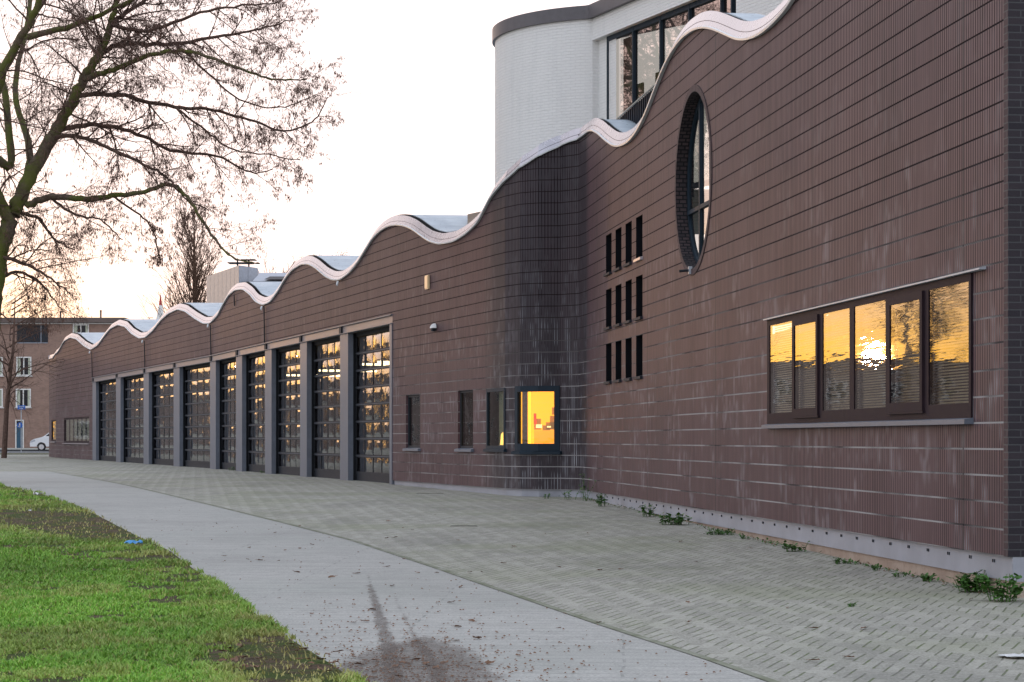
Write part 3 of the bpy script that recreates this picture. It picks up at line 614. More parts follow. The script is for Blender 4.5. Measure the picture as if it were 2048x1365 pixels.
# white fascia following the wave, drip edge, corrugated roof
fx = sorted(set([float(x) for x in _ux[::2] if 98 <= x <= 1172][::2]+[float(x) for x in np.arange(1172, 2018, 3)]+[420.0, 985.0, 1172.0]))
def fas(x, dz, out): return wp(x, topz(x)+dz, -out)
b = MB(); l = MB()
for a, c in zip(fx[:-1], fx[1:]):
    for z0, z1, o0, o1 in ((0.0, 0.235, 0.035, -0.055),): b.face([fas(a, z0, o0), fas(c, z0, o0), fas(c, z1, o1), fas(a, z1, o1)])
    b.face([fas(a, 0.235, -.055), fas(c, 0.235, -.055), fas(c, 0.10, -0.16), fas(a, 0.10, -0.16)], mi=1)  # dark back slope stands for the shadow line between fascia and roof
    b.face([fas(a, 0.0, 0.035), fas(a, 0.0, -0.01), fas(c, 0.0, -0.01), fas(c, 0.0, 0.035)])
    prof = [(-0.005, 0.0), (-0.015, 0.055), (0.012, 0.062), (0.022, 0.037)]
    for (z0, o0), (z1, o1) in zip(prof[:-1], prof[1:]): l.face([fas(a, z0, o0), fas(c, z0, o0), fas(c, z1, o1), fas(a, z1, o1)])
# left end cap
b.face([fas(98, 0, .035), fas(98, .21, .035), fas(98, .225, -.1), fas(98, 0, -.1)])
b.build('fascia', [M['white'], M['dark']], hall); l.build('drip_edge', M['lip'], hall)
def roof_piece(x0, x1, depth, rise, z_off=0.155, name='wave_roof'):
    b = MB(); u = U(x0); du = 0.019; ue = U(x1); xs = []
    while u < ue: xs.append(XU(u)); u += 0.12
    xs.append(x1); nd = 5
    for a, c in zip(xs[:-1], xs[1:]):
        for j in range(nd):
            d0, d1 = 0.15+depth*j/nd, 0.15+depth*(j+1)/nd
            g = lambda x, d: wp(x, topz(x)+z_off+rise*d, d)
            b.face([g(a, d0), g(c, d0), g(c, d1), g(a, d1)], [(U(a), d0), (U(c), d0), (U(c), d1), (U(a), d1)])
    # corrugated raw edge over the gutter gap, coloured black for its shadow
    e = []; u = U(x0)
    while u < ue:
        ph = (u/0.076) % 1.0; e.append((XU(u), 0.016*math.sin(2*math.pi*ph))); u += 0.019
    for (a, za), (c, zb) in zip(e[:-1], e[1:]):
        b.face([wp(a, topz(a)+z_off+za-0.05, 0.149), wp(c, topz(c)+z_off+zb-0.05, 0.149), wp(c, topz(c)+z_off+zb+0.012, 0.149), wp(a, topz(a)+z_off+za+0.012, 0.149)], mi=1)
    return b.build(name, [M['roof'], M['black']], hall)
roof_piece(99, 420, 9.0, 0.02, 0.26); roof_piece(420.5, 983, 7.0, 0.02, 0.25); roof_piece(1175, 2016, 0.5, 0.0, 0.21)
# small drip spouts under the wave troughs and downpipes
for x, y in ((184, 702), (290, 680), (422, 648), (530, 612), (683, 562)):
    b = MB(); q = wp(x, zy(x, y)-0.03, -0.10); b.tube([q, q+Vector((-0.02, -0.06, -0.10))], [0.035, 0.03], 8); b.build('spout', M['lip'], hall)
for x, y0, y1 in ((185.5, 703, 757), (291, 682, 735), (423.5, 650, 712), (531, 613, 690), (471, 590, 612)):
    b = MB(); b.tube([wp(x, zy(x, y0), -0.05), wp(x, zy(x, y1), -0.03)], 0.02, 6); b.build('downpipe', M['dark'], hall)
# lintel beam, pillars, garage doors
xsD = [185]+list(np.arange(195, 785, 10))+[420, 785]; xsD = sorted(set(xsD)); LB = LT-0.225
b = MB()
for a, c in zip(xsD[:-1], xsD[1:]):
    def hx(z0, z1, i0, i1, mi=0):
        b.hexa([wp(a, z0, i0), wp(c, z0, i0), wp(c, z0, i1), wp(a, z0, i1), wp(a, z1, i0), wp(c, z1, i0), wp(c, z1, i1), wp(a, z1, i1)], mi)
    hx(LT-0.022, LT+0.004, -0.05, 0.12, 1); hx(LB+0.016, LT-0.022, 0.015, 0.03); hx(LB, LB+0.016, -0.05, 0.14, 1); hx(LB-0.10, LB-0.001, 0.22, 0.30, 2)
b.build('lintel_beam', [M['beam'], M['steel'], M['black']], hall)
PIL = [(185, 192), (232, 241), (287, 297.5), (347, 359), (420, 431.5), (472, 484), (530, 543), (600, 613.5), (680, 696)]
gz_w = lambda x: gz(plan(x)[1])
for i, (a, c) in enumerate(PIL):
    b = MB(); zb = gz_w(a)-0.05
    b.hexa([wp(a, zb, 0), wp(c, zb, 0), wp(c, zb, .14), wp(a, zb, .14), wp(a, LB-0.002, 0), wp(c, LB-0.002, 0), wp(c, LB-0.002, .14), wp(a, LB-0.002, .14)])
    m1, m2 = a+(c-a)*0.12, a+(c-a)*0.88
    b.hexa([wp(m1, zb, .14), wp(m2, zb, .14), wp(m2, zb, .30), wp(m1, zb, .30), wp(m1, LB-0.002, .14), wp(m2, LB-0.002, .14), wp(m2, LB-0.002, .30), wp(m1, LB-0.002, .30)], 1)
    b.hexa([wp(a, LB+.02, -.03), wp(a+(c-a)*.25, LB+.02, -.03), wp(a+(c-a)*.25, LB+.02, .01), wp(a, LB+.02, .01), wp(a, LT-.03, -.03), wp(a+(c-a)*.25, LT-.03, -.03), wp(a+(c-a)*.25, LT-.03, .01), wp(a, LT-.03, .01)], 1)
    b.build('pillar', [M['steel'], M['dark']], hall)
b = MB(); b.hexa([wp(780.5, .1, -.02), wp(785, .1, -.02), wp(785, .1, .25), wp(780.5, .1, .25), wp(780.5, LB-.002, -.02), wp(785, LB-.002, -.02), wp(785, LB-.002, .25), wp(780.5, LB-.002, .25)]); b.build('door_post', M['steel'], hall)
DI = 0.235
for i in range(9):
    xa = PIL[i][1]-0.2; xb = PIL[i+1][0]+1.0 if i < 8 else 781
    ua, ub = U(xa), U(xb); zb = gz_w(xb)-0.03; zt = LB-0.10; nr, nc = 8, 5
    fr = MB(); pn = MB()
    def W(u, z, ins): return wp(XU(u), z, ins)
    def bar(u0, u1, z0, z1, i0, i1, mi=0):
        fr.hexa([W(u0, z0, i0), W(u1, z0, i0), W(u1, z0, i1), W(u0, z0, i1), W(u0, z1, i0), W(u1, z1, i0), W(u1, z1, i1), W(u0, z1, i1)], mi)
    bot = 0.24; rh = (zt-zb-bot)/nr; cw = (ub-ua)/nc
    bar(ua, ub, zb, zb+bot, DI-0.01, DI+0.03)
    bar(ua, ub, zt-0.001, LB-0.002, DI, DI+0.03)
    for r in range(nr):
        z0 = zb+bot+r*rh
        bar(ua, ub, z0-0.038, z0+0.038, DI-0.02, DI+0.03, 0)
        if r: bar(ua, ub, z0-0.006, z0+0.003, DI-0.028, DI-0.02, 1)
        for c in range(nc+1):
            uc = ua+c*cw; bar(uc-0.024, uc+0.024, z0+0.038, z0+rh-0.038, DI-0.012, DI+0.03)
        for c in range(nc):
            u0, u1, p0, p1 = ua+c*cw+0.024, ua+(c+1)*cw-0.024, z0+0.038, z0+rh-0.038; n = 6; ba, tx, ty = random.uniform(.004, .016), random.gauss(0, .006), random.gauss(0, .003)
            g = [[W(u0+(u1-u0)*ii/n, p0+(p1-p0)*jj/n, DI-0.004-ba*(1-abs(2*ii/n-1)**2.2)*(1-abs(2*jj/n-1)**2.2)+tx*(ii/n-.5)+ty*(jj/n-.5)) for jj in range(n+1)] for ii in range(n+1)]
            for ii in range(n):
                for jj in range(n): pn.face([g[ii][jj], g[ii+1][jj], g[ii+1][jj+1], g[ii][jj+1]])
    fo = fr.build('garage_door', [M['dark'], M['steel']], hall)
    pn.build('door_panes', M['pane'], fo, smooth=True)
# interior of the hall: floor, back wall, ceiling, lamps
b = MB()
for (x0, x1, d) in ((186, 419, 8), (421, 779, 8)):
    P_ = [wp(x0, 0, .5), wp(x1, 0, .5), wp(x1, 0, d), wp(x0, 0, d)]
    f = [(p.x, p.y, gz(p.y)+.02) for p in P_]; t_ = [(p.x, p.y, 4.25) for p in P_]
    b.face(f); b.face(t_)
    for i in (1, 2, 3): b.face([f[i], f[(i+1) % 4], t_[(i+1) % 4], t_[i]], mi=1)
b.build('hall_interior', [M['hall'], M['hall']], hall)
M['tube'] = emit('lamp_tube', (1.0, 0.85, 0.45), 2.6)
for x in (500, 560, 640, 668, 735, 765): b = MB(); p, q = wp(x, 3.45, 1.2), wp(x, 3.45, 3.0); b.tube([p, q], 0.035, 6); b.build('tube_lamp', M['tube'], hall)
for k in range(6):      # parked red appliances inside, dimly seen
    pass
# small windows
M['curtain'] = paint('pale_curtain', (0.42, 0.45, 0.36), 0.8)
def win_box(x0, x1, z0, z1, ins, fw, mat, gmat, name='window', depth=0.06, fwb=None, parent=hall, n=1):
    b = MB(); fwb = fwb or fw; ua, ub = U(x0), U(x1)
    def W(u, z, i): return wp(XU(u), z, i)
    def bar(u0, u1, a, c, i0=ins, i1=ins+depth):
        m = 1
        b.hexa([W(u0, a, i0), W(u1, a, i0), W(u1, a, i1), W(u0, a, i1), W(u0, c, i0), W(u1, c, i0), W(u1, c, i1), W(u0, c, i1)])
    bar(ua, ua+fw, z0, z1); bar(ub-fw, ub, z0, z1)
    k = max(1, int((ub-ua)/0.12)) if 985 < x1 < 1172 else 1
    for j in range(k):
        p, q = ua+fw+(ub-ua-2*fw)*j/k, ua+fw+(ub-ua-2*fw)*(j+1)/k
        bar(p, q, z0, z0+fwb); bar(p, q, z1-fw, z1)
    o = b.build(name, mat, parent)
    g = MB()
    for j in range(k):
        p, q = ua+fw+(ub-ua-2*fw)*j/k, ua+fw+(ub-ua-2*fw)*(j+1)/k
        g.face([W(p, z0+fwb, ins+.03), W(q, z0+fwb, ins+.03), W(q, z1-fw, ins+.03), W(p, z1-fw, ins+.03)])
    g.build('glass', gmat, o)
    return o
def sill(x0, x1, z, out, h, mat, parent, over=0.05):
    b = MB(); ua, ub = U(x0)-over, U(x1)+over; k = 4
    for j in range(k):
        a, c = XU(ua+(ub-ua)*j/k), XU(ua+(ub-ua)*(j+1)/k)
        b.hexa([wp(a, z-h, -out), wp(c, z-h, -out), wp(c, z-h, .03), wp(a, z-h, .03), wp(a, z-0.008, -out), wp(c, z-0.008, -out), wp(c, z+.012, .03), wp(a, z+.012, .03)])
    return b.build('sill', mat, parent)
for i, (a, c, y0, y1) in enumerate(W_small):
    xm = (a+c)/2; z0, z1 = zy(xm, y1), zy(xm, y0)
    o = win_box(a, c, z0, z1, 0.045 if i < 2 else -0.02, 0.05 if i < 2 else (0.07 if i == 2 else 0.115), M['navy'] if i > 1 else M['dark'], M['glass'], fwb=0.06 if i < 3 else 0.15)
    sill(a, c, z0-0.002, 0.07, 0.06, M['steel'] if i < 2 else M['navy'], o, 0.06)
    if i < 3:     # dim room behind with a curtain on one side
        b = MB(); u0, u1 = U(a), U(c); zz = z0
        def W(u, z, ins): return wp(XU(u), z, ins)
        rd, ru = (.9, .3) if i < 2 else (.34, .0); b.face([W(u0-1, z0-.5, rd), W(u1+ru, z0-.5, rd), W(u1+ru, z1+.5, rd), W(u0-1, z1+.5, rd)])
        b.build('room', M['hall'], o)
        b = MB(); f0, f1 = (u0+(u1-u0)*0.35, u1) if i == 0 else (u0+(u1-u0)*.1, u1)
        if i != 1:
            n = 24; 
            for j in range(n):
                p, q = f0+(f1-f0)*j/n, f0+(f1-f0)*(j+1)/n; w0, w1 = .025*math.sin(j*1.7), .025*math.sin((j+1)*1.7)
                b.face([W(p, z0+.03, .22+w0), W(q, z0+.03, .22+w1), W(q, z1-.03, .22+w1), W(p, z1-.03, .22+w0)])
            b.build('curtain', M['curtain'], o)
    if i == 2:
        b = MB(); b.face([wp(989, z0+.08, .12), wp(996, z0+.08, .12), wp(995, z0+.34, .12), wp(991, z0+.30, .12)]); b.build('lamp_glow', emit('warm_lamp', (1.0, .55, .12), 1.4), o)
LITW = o; z0, z1 = zy(1075, 903), zy(1075, 772); yb = plan(1075)[1]
def RX(px, d): return (px-HX)/F*(yb+d)
M['litwall'] = emit('lit_room_wall', (1.0, 0.50, 0.008), 0.55); M['litwall2'] = emit('lit_room_side', (1.0, 0.58, 0.02), 0.75); M['litdark'] = emit('lit_cupboard', (0.80, 0.40, 0.01), 0.42); M['lititem'] = emit('lit_items', (0.30, 0.14, 0.01), 0.35)  # room surfaces emit their own warm light in place of a modelled lamp
rm = MB(); D = 2.4; xl, xr = RX(1036, .2), RX(1112, D)+.4
xl = RX(1038, D)
rm.face([(xl, yb+D, z0-.9), (xr, yb+D, z0-.9), (xr, yb+D, z1+.6), (xl, yb+D, z1+.6)])
rm.face([(RX(1046, .5), yb+.5, z0-.9), (RX(1062, D), yb+D-.01, z0-.9), (RX(1062, D), yb+D-.01, z1+.6), (RX(1046, .5), yb+.5, z1+.6)], mi=1)
rm.face([(xr, yb+.5, z0-.9), (xr, yb+D, z0-.9), (xr, yb+D, z1+.6), (xr, yb+.5, z1+.6)])
rm.build('lit_room', [M['litwall'], M['litwall2']], LITW)
b = MB(); zq = lambda y, d: E+(HY-y)/F*(yb+d)
b.box(((RX(1068, 2)+RX(1115, 2))/2, yb+2.1, (zq(861, 2)+z0-.9)/2), (RX(1115, 2)-RX(1068, 2), .5, zq(861, 2)-z0+.9)); b.build('counter', M['litdark'], LITW)
b = MB()
for x0, x1, ya, yc in ((1068, 1082, 838, 860), (1092, 1112, 845, 860), (1104, 1112, 815, 830), (1100, 1112, 832, 858), (1085, 1100, 851, 861)): b.box(((RX(x0, 1.9)+RX(x1, 1.9))/2, yb+1.92, (zq(ya, 1.9)+zq(yc, 1.9))/2), (RX(x1, 1.9)-RX(x0, 1.9), .1, zq(ya, 1.9)-zq(yc, 1.9)))
b.build('desk_items', M['lititem'], LITW)
b = MB(); b.box((RX(1070, 1.9), yb+1.85, zq(838, 1.9)), (.055, .05, .22)); b.build('red_bottle', emit('red_item', (0.8, .05, .02), .35), LITW)
b = MB(); b.box((RX(1078, 1.8), yb+1.8, zq(853, 1.8)), (.12, .05, .07)); b.box((RX(1098, 1.8), yb+1.8, zq(854, 1.8)), (.08, .05, .03)); b.build('white_box', emit('lit_white', (1, .8, .4), .8), LITW)
b = MB(); b.box((RX(1050, .5), yb+.5, (z0+z1)/2), (.11, .02, z1-z0)); b.build('curtain', paint('brown_curtain', (0.06, 0.035, 0.015), .9), LITW)
b = MB()
for k in range(44): z = z0+.17+k*0.024; b.box(((RX(1043, .2)+RX(1110, .2))/2, yb+.24, z), (RX(1110, .2)-RX(1043, .2), .018, .0028))
b.build('blind', M['blind'], LITW)
# ribbon window
def rib():
    b = MB(); x0, x1, za, zb_ = RIB; ua, ub = U(x0), U(x1)
    def W(u, z, i): return wp(XU(u), z, i)
    def bar(u0, u1, a, c, i0, i1, m=0): b.hexa([W(u0, a, i0), W(u1, a, i0), W(u1, a, i1), W(u0, a, i1), W(u0, c, i0), W(u1, c, i0), W(u1, c, i1), W(u0, c, i1)], m)
    P_ = [(1542, 1587), (1594, 1640), (1648.5, 1702.7), (1711.5, 1775), (1786, 1850), (1861, 1941.5)]
    fb, ft = 0.13, 0.07
    bar(ua, ub, za, za+fb, -0.02, 0.06); bar(ua, ub, zb_-ft, zb_, -0.02, 0.06)
    edges = [x0]+[v for p in P_ for v in p]+[x1]
    for k in range(0, len(edges), 2): bar(U(edges[k]), U(edges[k+1]), za+fb, zb_-ft, -0.02, 0.02)
    o = b.build('window', M['brownframe'], hall)
    for i, (p, q) in enumerate(P_):
        u0, u1 = U(p), U(q); g = MB(); zt, zl = zb_-ft, za+fb
        if i in (1, 4):
            c = MB(); e = 0.055
            def cb(a0, a1, c0, c1): c.hexa([W(a0, c0, -.045), W(a1, c0, -.045), W(a1, c0, .0), W(a0, c0, .0), W(a0, c1, -.045), W(a1, c1, -.045), W(a1, c1, 0), W(a0, c1, 0)])
            A0, A1, B0, B1 = u0-e*.8, u1+e*.8, zl-.05, zt+.005
            cb(A0, A0+e*1.4, B0, B1); cb(A1-e*1.4, A1, B0, B1); cb(A0+e*1.4, A1-e*1.4, B0, B0+e*1.6); cb(A0+e*1.4, A1-e*1.4, B1-e*1.4, B1)
            cb(A0-.02, A1+.02, B0-.022, B0-.001)
            c.build('casement', M['brownframe'], o)
        # slight individual tilt of every pane, as in old glazing
        tl = random.Random(i*5+1).uniform(-.006, .006)
        gi = -.036 if i in (1, 4) else -.012; g.face([W(u0, zl, gi), W(u1, zl, gi+tl*.3), W(u1, zt, gi+tl*.5), W(u0, zt, gi)])
        g.build('glass', M['gold'], o)
        s = MB(); z = zl+.01; top = zt if i in (0, 2, 3, 5) else zt
        while z < top:
            s.face([W(u0-.12, z, .07), W(u1+.02, z, .07), W(u1+.02, z+.016, .085), W(u0-.12, z+.016, .085)]); z += .027
        s.build('blind', M['blind'], o)
    s = MB(); s.face([W(ua, za-.6, 2.2), W(ub, za-.6, 2.2), W(ub, zb_+.4, 2.2), W(ua, zb_+.4, 2.2)]); s.face([W(ua, zb_+.3, .1), W(ub, zb_+.3, .1), W(ub, zb_+.3, 2.2), W(ua, zb_+.3, 2.2)]); s.build('room', M['hall'], o)
    sill(x0, x1, za-.004, .085, .05, M['steel'], o, 0.02)
    b = MB(); b.hexa([W(ua-.04, zb_+.002, -.06), W(ub+.35, zb_+.002, -.06), W(ub+.35, zb_+.002, 0), W(ua-.04, zb_+.002, 0), W(ua-.04, zb_+.016, -.06), W(ub+.35, zb_+.016, -.06), W(ub+.35, zb_+.03, 0), W(ua-.04, zb_+.03, 0)]); b.build('drip_flashing', M['zinc'], o)
rib()
for a, c in SLX:
    for j, (k0, k1) in enumerate(SLZ):
        b = MB(); z0_, z1_ = zc(k0), zc(k1)
        b.face([wp(a, z0_, .15), wp(c, z0_, .15), wp(c, z1_, .15), wp(a, z1_, .15)])
        for x_ in (a, c): b.face([wp(x_, z0_, 0), wp(x_, z1_, 0), wp(x_, z1_, .15), wp(x_, z0_, .15)], mi=1)
        for z_ in (z0_, z1_): b.face([wp(a, z_, 0), wp(c, z_, 0), wp(c, z_, .15), wp(a, z_, .15)], mi=1)
        ua, ub = U(a), U(c)
        for p, q in ((ua, ua+.035), (ub-.035, ub)): b.hexa([wp(XU(p), z0_, .11), wp(XU(q), z0_, .11), wp(XU(q), z0_, .148), wp(XU(p), z0_, .148), wp(XU(p), z1_, .11), wp(XU(q), z1_, .11), wp(XU(q), z1_, .148), wp(XU(p), z1_, .148)], 1)
        o = b.build('slit_window', [M['slit'], M['liner']], hall); sill(a, c, z0_, .045, .05, M['dark'] if not (a > 1270 and j == 2) else M['white'], o, 0.01)  # last sill of the top row is pale to stand for sunlight on it
for i, (a, c, y0, y1) in enumerate(LWX):
    xm = (a+c)/2; z0_, z1_ = zy(xm, y1), zy(xm, y0); o = win_box(a, c, z0_, z1_, .02, .09, M['brownframe'], M['glass'], fwb=.12)
    ua, ub = U(a), U(c); b = MB(); n = 6 if i else 1
    for j in range(n):
        p = ua+.12+(ub-ua-.24)*(j+.15)/n; q = ua+.12+(ub-ua-.24)*(j+.78)/n
        b.face([wp(XU(p), z0_+.12, .09), wp(XU(q), z0_+.12, .09), wp(XU(q), z1_-.09, .09), wp(XU(p), z1_-.09, .09)])
    b.build('blind', paint('cream_panel', (0.55, 0.53, 0.42), .7), o)
    b = MB(); b.face([wp(a, z0_, .14), wp(c, z0_, .14), wp(c, z1_, .14), wp(a, z1_, .14)]); b.build('room', M['black'], o); sill(a, c, z0_, .09, .05, M['beam'], o)
# round window: brick ring, deep reveal, frame, glass, stepped white sheet behind
def rpt(r, a, ins): 
    return wp(XU(OC_U+r*math.cos(a)), OC_Z+r*math.sin(a), ins)
b = MB(); N = 96
for k in range(N):
    a0, a1 = 2*math.pi*k/N, 2*math.pi*(k+1)/N
    b.face([rpt(ORI, a0, -.012), rpt(ORI, a1, -.012), rpt(OR+.03, a1, -.012), rpt(OR+.03, a0, -.012)], [(a0*1.3, 0), (a1*1.3, 0), (a1*1.3, .1), (a0*1.3, .1)])
    b.face([rpt(OR+.03, a0, -.012), rpt(OR+.03, a1, -.012), rpt(OR+.03, a1, .01), rpt(OR+.03, a0, .01)])
b.build('brick_ring', flat_brick_mat('ring_brick', (.070, .042, .044), (.095, .060, .063), (.05, .04, .04), 0.0625, 0.2, .005), hall)
b = MB()
for k in range(N):
    a0, a1 = 2*math.pi*k/N, 2*math.pi*(k+1)/N
    b.face([rpt(ORI, a0, -.012), rpt(ORI, a0, .24), rpt(ORI, a1, .24), rpt(ORI, a1, -.012)], [(0, a0*1.27), (.252, a0*1.27), (.252, a1*1.27), (0, a1*1.27)])
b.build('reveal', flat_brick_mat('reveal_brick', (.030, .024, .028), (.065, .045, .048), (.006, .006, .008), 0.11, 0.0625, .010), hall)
b = MB()
for k in range(N):
    a0, a1 = 2*math.pi*k/N, 2*math.pi*(k+1)/N
    b.hexa([rpt(ORI-.07, a0, .16), rpt(ORI, a0, .16), rpt(ORI, a0, .22), rpt(ORI-.07, a0, .22), rpt(ORI-.07, a1, .16), rpt(ORI, a1, .16), rpt(ORI, a1, .22), rpt(ORI-.07, a1, .22)])
def obar(u0, z0, u1, z1, wd):
    d = Vector((u1-u0, z1-z0)); n = Vector((-d.y, d.x)).normalized()*wd/2; q = [(u0-n.x, z0-n.y), (u1-n.x, z1-n.y), (u1+n.x, z1+n.y), (u0+n.x, z0+n.y)]
    f = lambda ins: [wp(XU(OC_U+u), OC_Z+z, ins) for u, z in q]; b.hexa(f(.15)+f(.215))
obar(-.30, -1.2, -.30, 1.2, .07); obar(.45, -1.15, .45, 1.15, .06); obar(-1.2, -.35, 1.2, -.35, .06)
of = b.build('window', M['navy'], hall)
g = MB()
g.face([rpt(ORI-.02, 2*math.pi*k/48, .185) for k in range(48)]); g.build('glass', M['glass'], of)
b = MB()        # white stepped sheet standing for the jagged reflection in the glass
pts = []; n = 9
for k in range(n): u = -1.3+k*.29; z = 1.15-k*.22; pts += [(u, z), (u+.29, z)]
pts = [(p[0], p[1]) for p in pts]; low = [(1.31, -1.30), (-1.3, .55)]
for k in range(n): u = -1.3+k*.29; z = 1.15-k*.22; zl0 = .62-(k)*.235; zl1 = .62-(k+1)*.235; b.face([wp(XU(OC_U+u), OC_Z+zl0, .5), wp(XU(OC_U+u+.29), OC_Z+zl1, .5), wp(XU(OC_U+u+.29), OC_Z+z, .5), wp(XU(OC_U+u), OC_Z+z, .5)])
b.build('stepped_reflection', paint('white_reflection', (.7, .7, .7), .6), of)
b = MB(); b.face([rpt(1.9, 2*math.pi*k/8, 1.3) for k in range(8)]); b.build('room', M['hall'], of)
b = MB(); q = wp(1383, zy(1383, 541), -.02); b.box(q, (.06, .05, .11), math.atan2(ct[1], ct[0]), 1); b.tube([q, q+Vector((-.16, -.02, -.015))], .02, 8); b.build('overflow_spout', [M['dark'], M['zinc']], hall)
# wall lamp, air vent plate: things fixed to the wall
q = wp(872, zy(872, 657), 0); lt = empty('wall_lamp', q); tag(lt, 'small white dome lamp on the wall right of the last garage door', 'lamp')
b = MB(); n = nrm(872); d = Vector((-n[0], -n[1], 0)); sd = Vector((n[1], -n[0], 0))
for i in range(6):
    for j in range(10):
        def sp(i_, j_):
            th = math.pi/2*i_/6; ph = math.pi*j_/10; return q+d*(.12*math.sin(th)*math.sin(ph)+.02)+sd*(.11*math.sin(th)*math.cos(ph))*-1+Vector((0, 0, .11*math.cos(th)))
        b.face([sp(i, j), sp(i+1, j), sp(i+1, j+1), sp(i, j+1)])
b.build('lamp_shade', M['whiteplastic'], lt, True)
b = MB(); b.box(q+d*.01+Vector((0, 0, .02)), (.09, .03, .15), math.atan2(sd.y, sd.x)); b.tube([q+d*.06+Vector((0, 0, .03)), q+d*.07+Vector((0, 0, -.07))], [.04, .05], 8); b.build('lamp_base', M['dark'], lt)
q = wp(857, zy(857, 565), -.03); b = MB(); a_ = math.atan2(sd.y, sd.x); b.box(q, (.28, .04, .31), a_)
t = NT('sun_glow_plate'); t.fin((0.80, 0.62, 0.38), .35, .3); M['plate'] = t.m  # warm pale colour stands for sunlight reflected off the plate
b.box(q+d*.026, (.23, .012, .26), a_, 1); tag(b.build('wall_plate', [M['plate'], M['plate']]), 'small rectangular metal plate, sun reflection put into its warm colour, high on the brick wall', 'wall plate')
# ================================================================== WHITE BLOCK behind
wb = empty('white_block', (1.68, 46, gz(46))); tag(wb, 'white painted brick block with rounded corner and dark roof edge', 'building')
ZB, ZTOP = 4.0, 10.17
cxx, cyy, RR = 2.55, 48.8, 2.93
arc = [(cxx+RR*math.cos(a), cyy+RR*math.sin(a)) for a in np.linspace(R(140), R(180), 10)]
a_end = math.atan2(46-cyy, 1.68-cxx)+2*math.pi
arc += [(cxx+RR*math.cos(a), cyy+RR*math.sin(a)) for a in np.linspace(R(180), a_end, 28)][1:]
dw = (0.379, -0.925); HZ = E+799/F*46
def wpt(t, o=0.0): return (1.68+dw[0]*t-0.925*-o*1.0*1.0*1 if False else 1.68+dw[0]*t+0.925*o, 46+dw[1]*t+0.379*o)   # o: setback into the block
b = MB(); u = 0
for (p, q) in zip(arc[:-1], arc[1:]):
    L = math.dist(p, q); b.face([(*p, ZB), (*q, ZB), (*q, ZTOP), (*p, ZTOP)], [(u, ZB), (u+L, ZB), (u+L, ZTOP), (u, ZTOP)]); u += L
def wq(t0, t1, z0, z1, o=0.0): b.face([(*wpt(t0, o), z0), (*wpt(t1, o), z0), (*wpt(t1, o), z1), (*wpt(t0, o), z1)], [(u+t0, z0), (u+t1, z0), (u+t1, z1), (u+t0, z1)])
T0, T1, T2 = 0.88, 6.35, 12.5
wq(0, T2, HZ, ZTOP); wq(T1, T2, ZB, HZ); wq(0.0, T0, ZB, HZ, 0.14); b.face([(*wpt(0), ZB), (*wpt(0, .14), ZB), (*wpt(0, .14), HZ), (*wpt(0), HZ)], [(u, ZB), (u+.14, ZB), (u+.14, HZ), (u, HZ)])
b.face([(*wpt(0), HZ), (*wpt(T1), HZ), (*wpt(T1, .22), HZ), (*wpt(0, .22), HZ)]); b.face([(*wpt(T1), ZB), (*wpt(T1), HZ), (*wpt(T1, .22), HZ), (*wpt(T1, .22), ZB)])
p, q = wpt(T2), wpt(T2, 6); b.face([(*p, ZB), (*q, ZB), (*q, ZTOP), (*p, ZTOP)], [(0, ZB), (6, ZB), (6, ZTOP), (0, ZTOP)])
b.build('painted_wall', M['whitebrick'], wb)
b = MB(); pl = arc+[wpt(T2)]+[wpt(T2, 6)]
cc = Vector((5.5, 47))
def off(p, o):
    v = Vector(p)-cc; return (p[0]+v.x/v.length*o, p[1]+v.y/v.length*o)
pl_o = [(cxx+(RR+.06)*math.cos(math.atan2(p[1]-cyy, p[0]-cxx)), cyy+(RR+.06)*math.sin(math.atan2(p[1]-cyy, p[0]-cxx))) for p in arc[:-1]]+[(1.60, 45.93), wpt(T2, -.06), wpt(T2, 6)]
for p, q in zip(pl_o[:-1], pl_o[1:]): b.face([(*p, ZTOP-.02), (*q, ZTOP-.02), (*q, ZTOP+.26), (*p, ZTOP+.26)])
b.face([(*p, ZTOP+.26) for p in pl_o]); b.face([(*p, ZTOP-.02) for p in pl_o][::-1]); b.build('roof_edge', paint('roof_edge_metal', (.085, .080, .090), .45), wb)
mull = [1218.6, 1269.7, 1324, 1381.8, 1446, 1467]
def tw(px, o=.16):
    k = (px-HX)/F; return (k*(46+.379*o)-1.68-.925*o)/(dw[0]-k*dw[1])
b = MB(); rzw = math.atan2(dw[1], dw[0])
ts = [tw(m) for m in mull]
for tt in ts: b.box((*wpt(tt, .16), (ZB+HZ)/2+1), (.05, .10, HZ-ZB-2), rzw)
for z in (HZ-.05, 6.2): b.box((*wpt((ts[0]+ts[-1])/2, .16), z), (ts[-1]-ts[0], .09, .10), rzw)
wf = b.build('window', M['navy'], wb)
b = MB(); b.face([(*wpt(ts[0], .17), 6.2), (*wpt(ts[-1], .17), 6.2), (*wpt(ts[-1], .17), HZ), (*wpt(ts[0], .17), HZ)]); M['upglass'] = glass('upper_glass', boost=2.0, wav=.12, wscale=(.6, .6, .6), tint=(.38, .42, .40), refl=(1, .80, .72)); b.build('glass', M['upglass'], wf)  # reflection tinted pink in the glass to stand for the sunset sky
b = MB(); b.box((*wpt(ts[0]+.35, .45), 8), (.45, .05, 3.3), rzw); b.build('curtain', paint('sage_curtain', (.52, .58, .55), .8), wf)
b = MB(); b.box((*wpt(ts[1]+.55, .5), 8.55), (.55, .03, .38), rzw); b.box((*wpt(ts[0]+.75, .5), 8.5), (.35, .03, .28), rzw); b.build('notice_boards', paint('green_paper', (.55, .62, .35), .8), wf)
b = MB(); b.face([(*wpt(0, 3), 5), (*wpt(7, 3), 5), (*wpt(7, 3), 10), (*wpt(0, 3), 10)]); b.build('room', M['hall'], wf)
b = MB(); q0 = Vector((1.68, 46, HZ)); b.build('brick_joint', M['black'], wb) if False else None
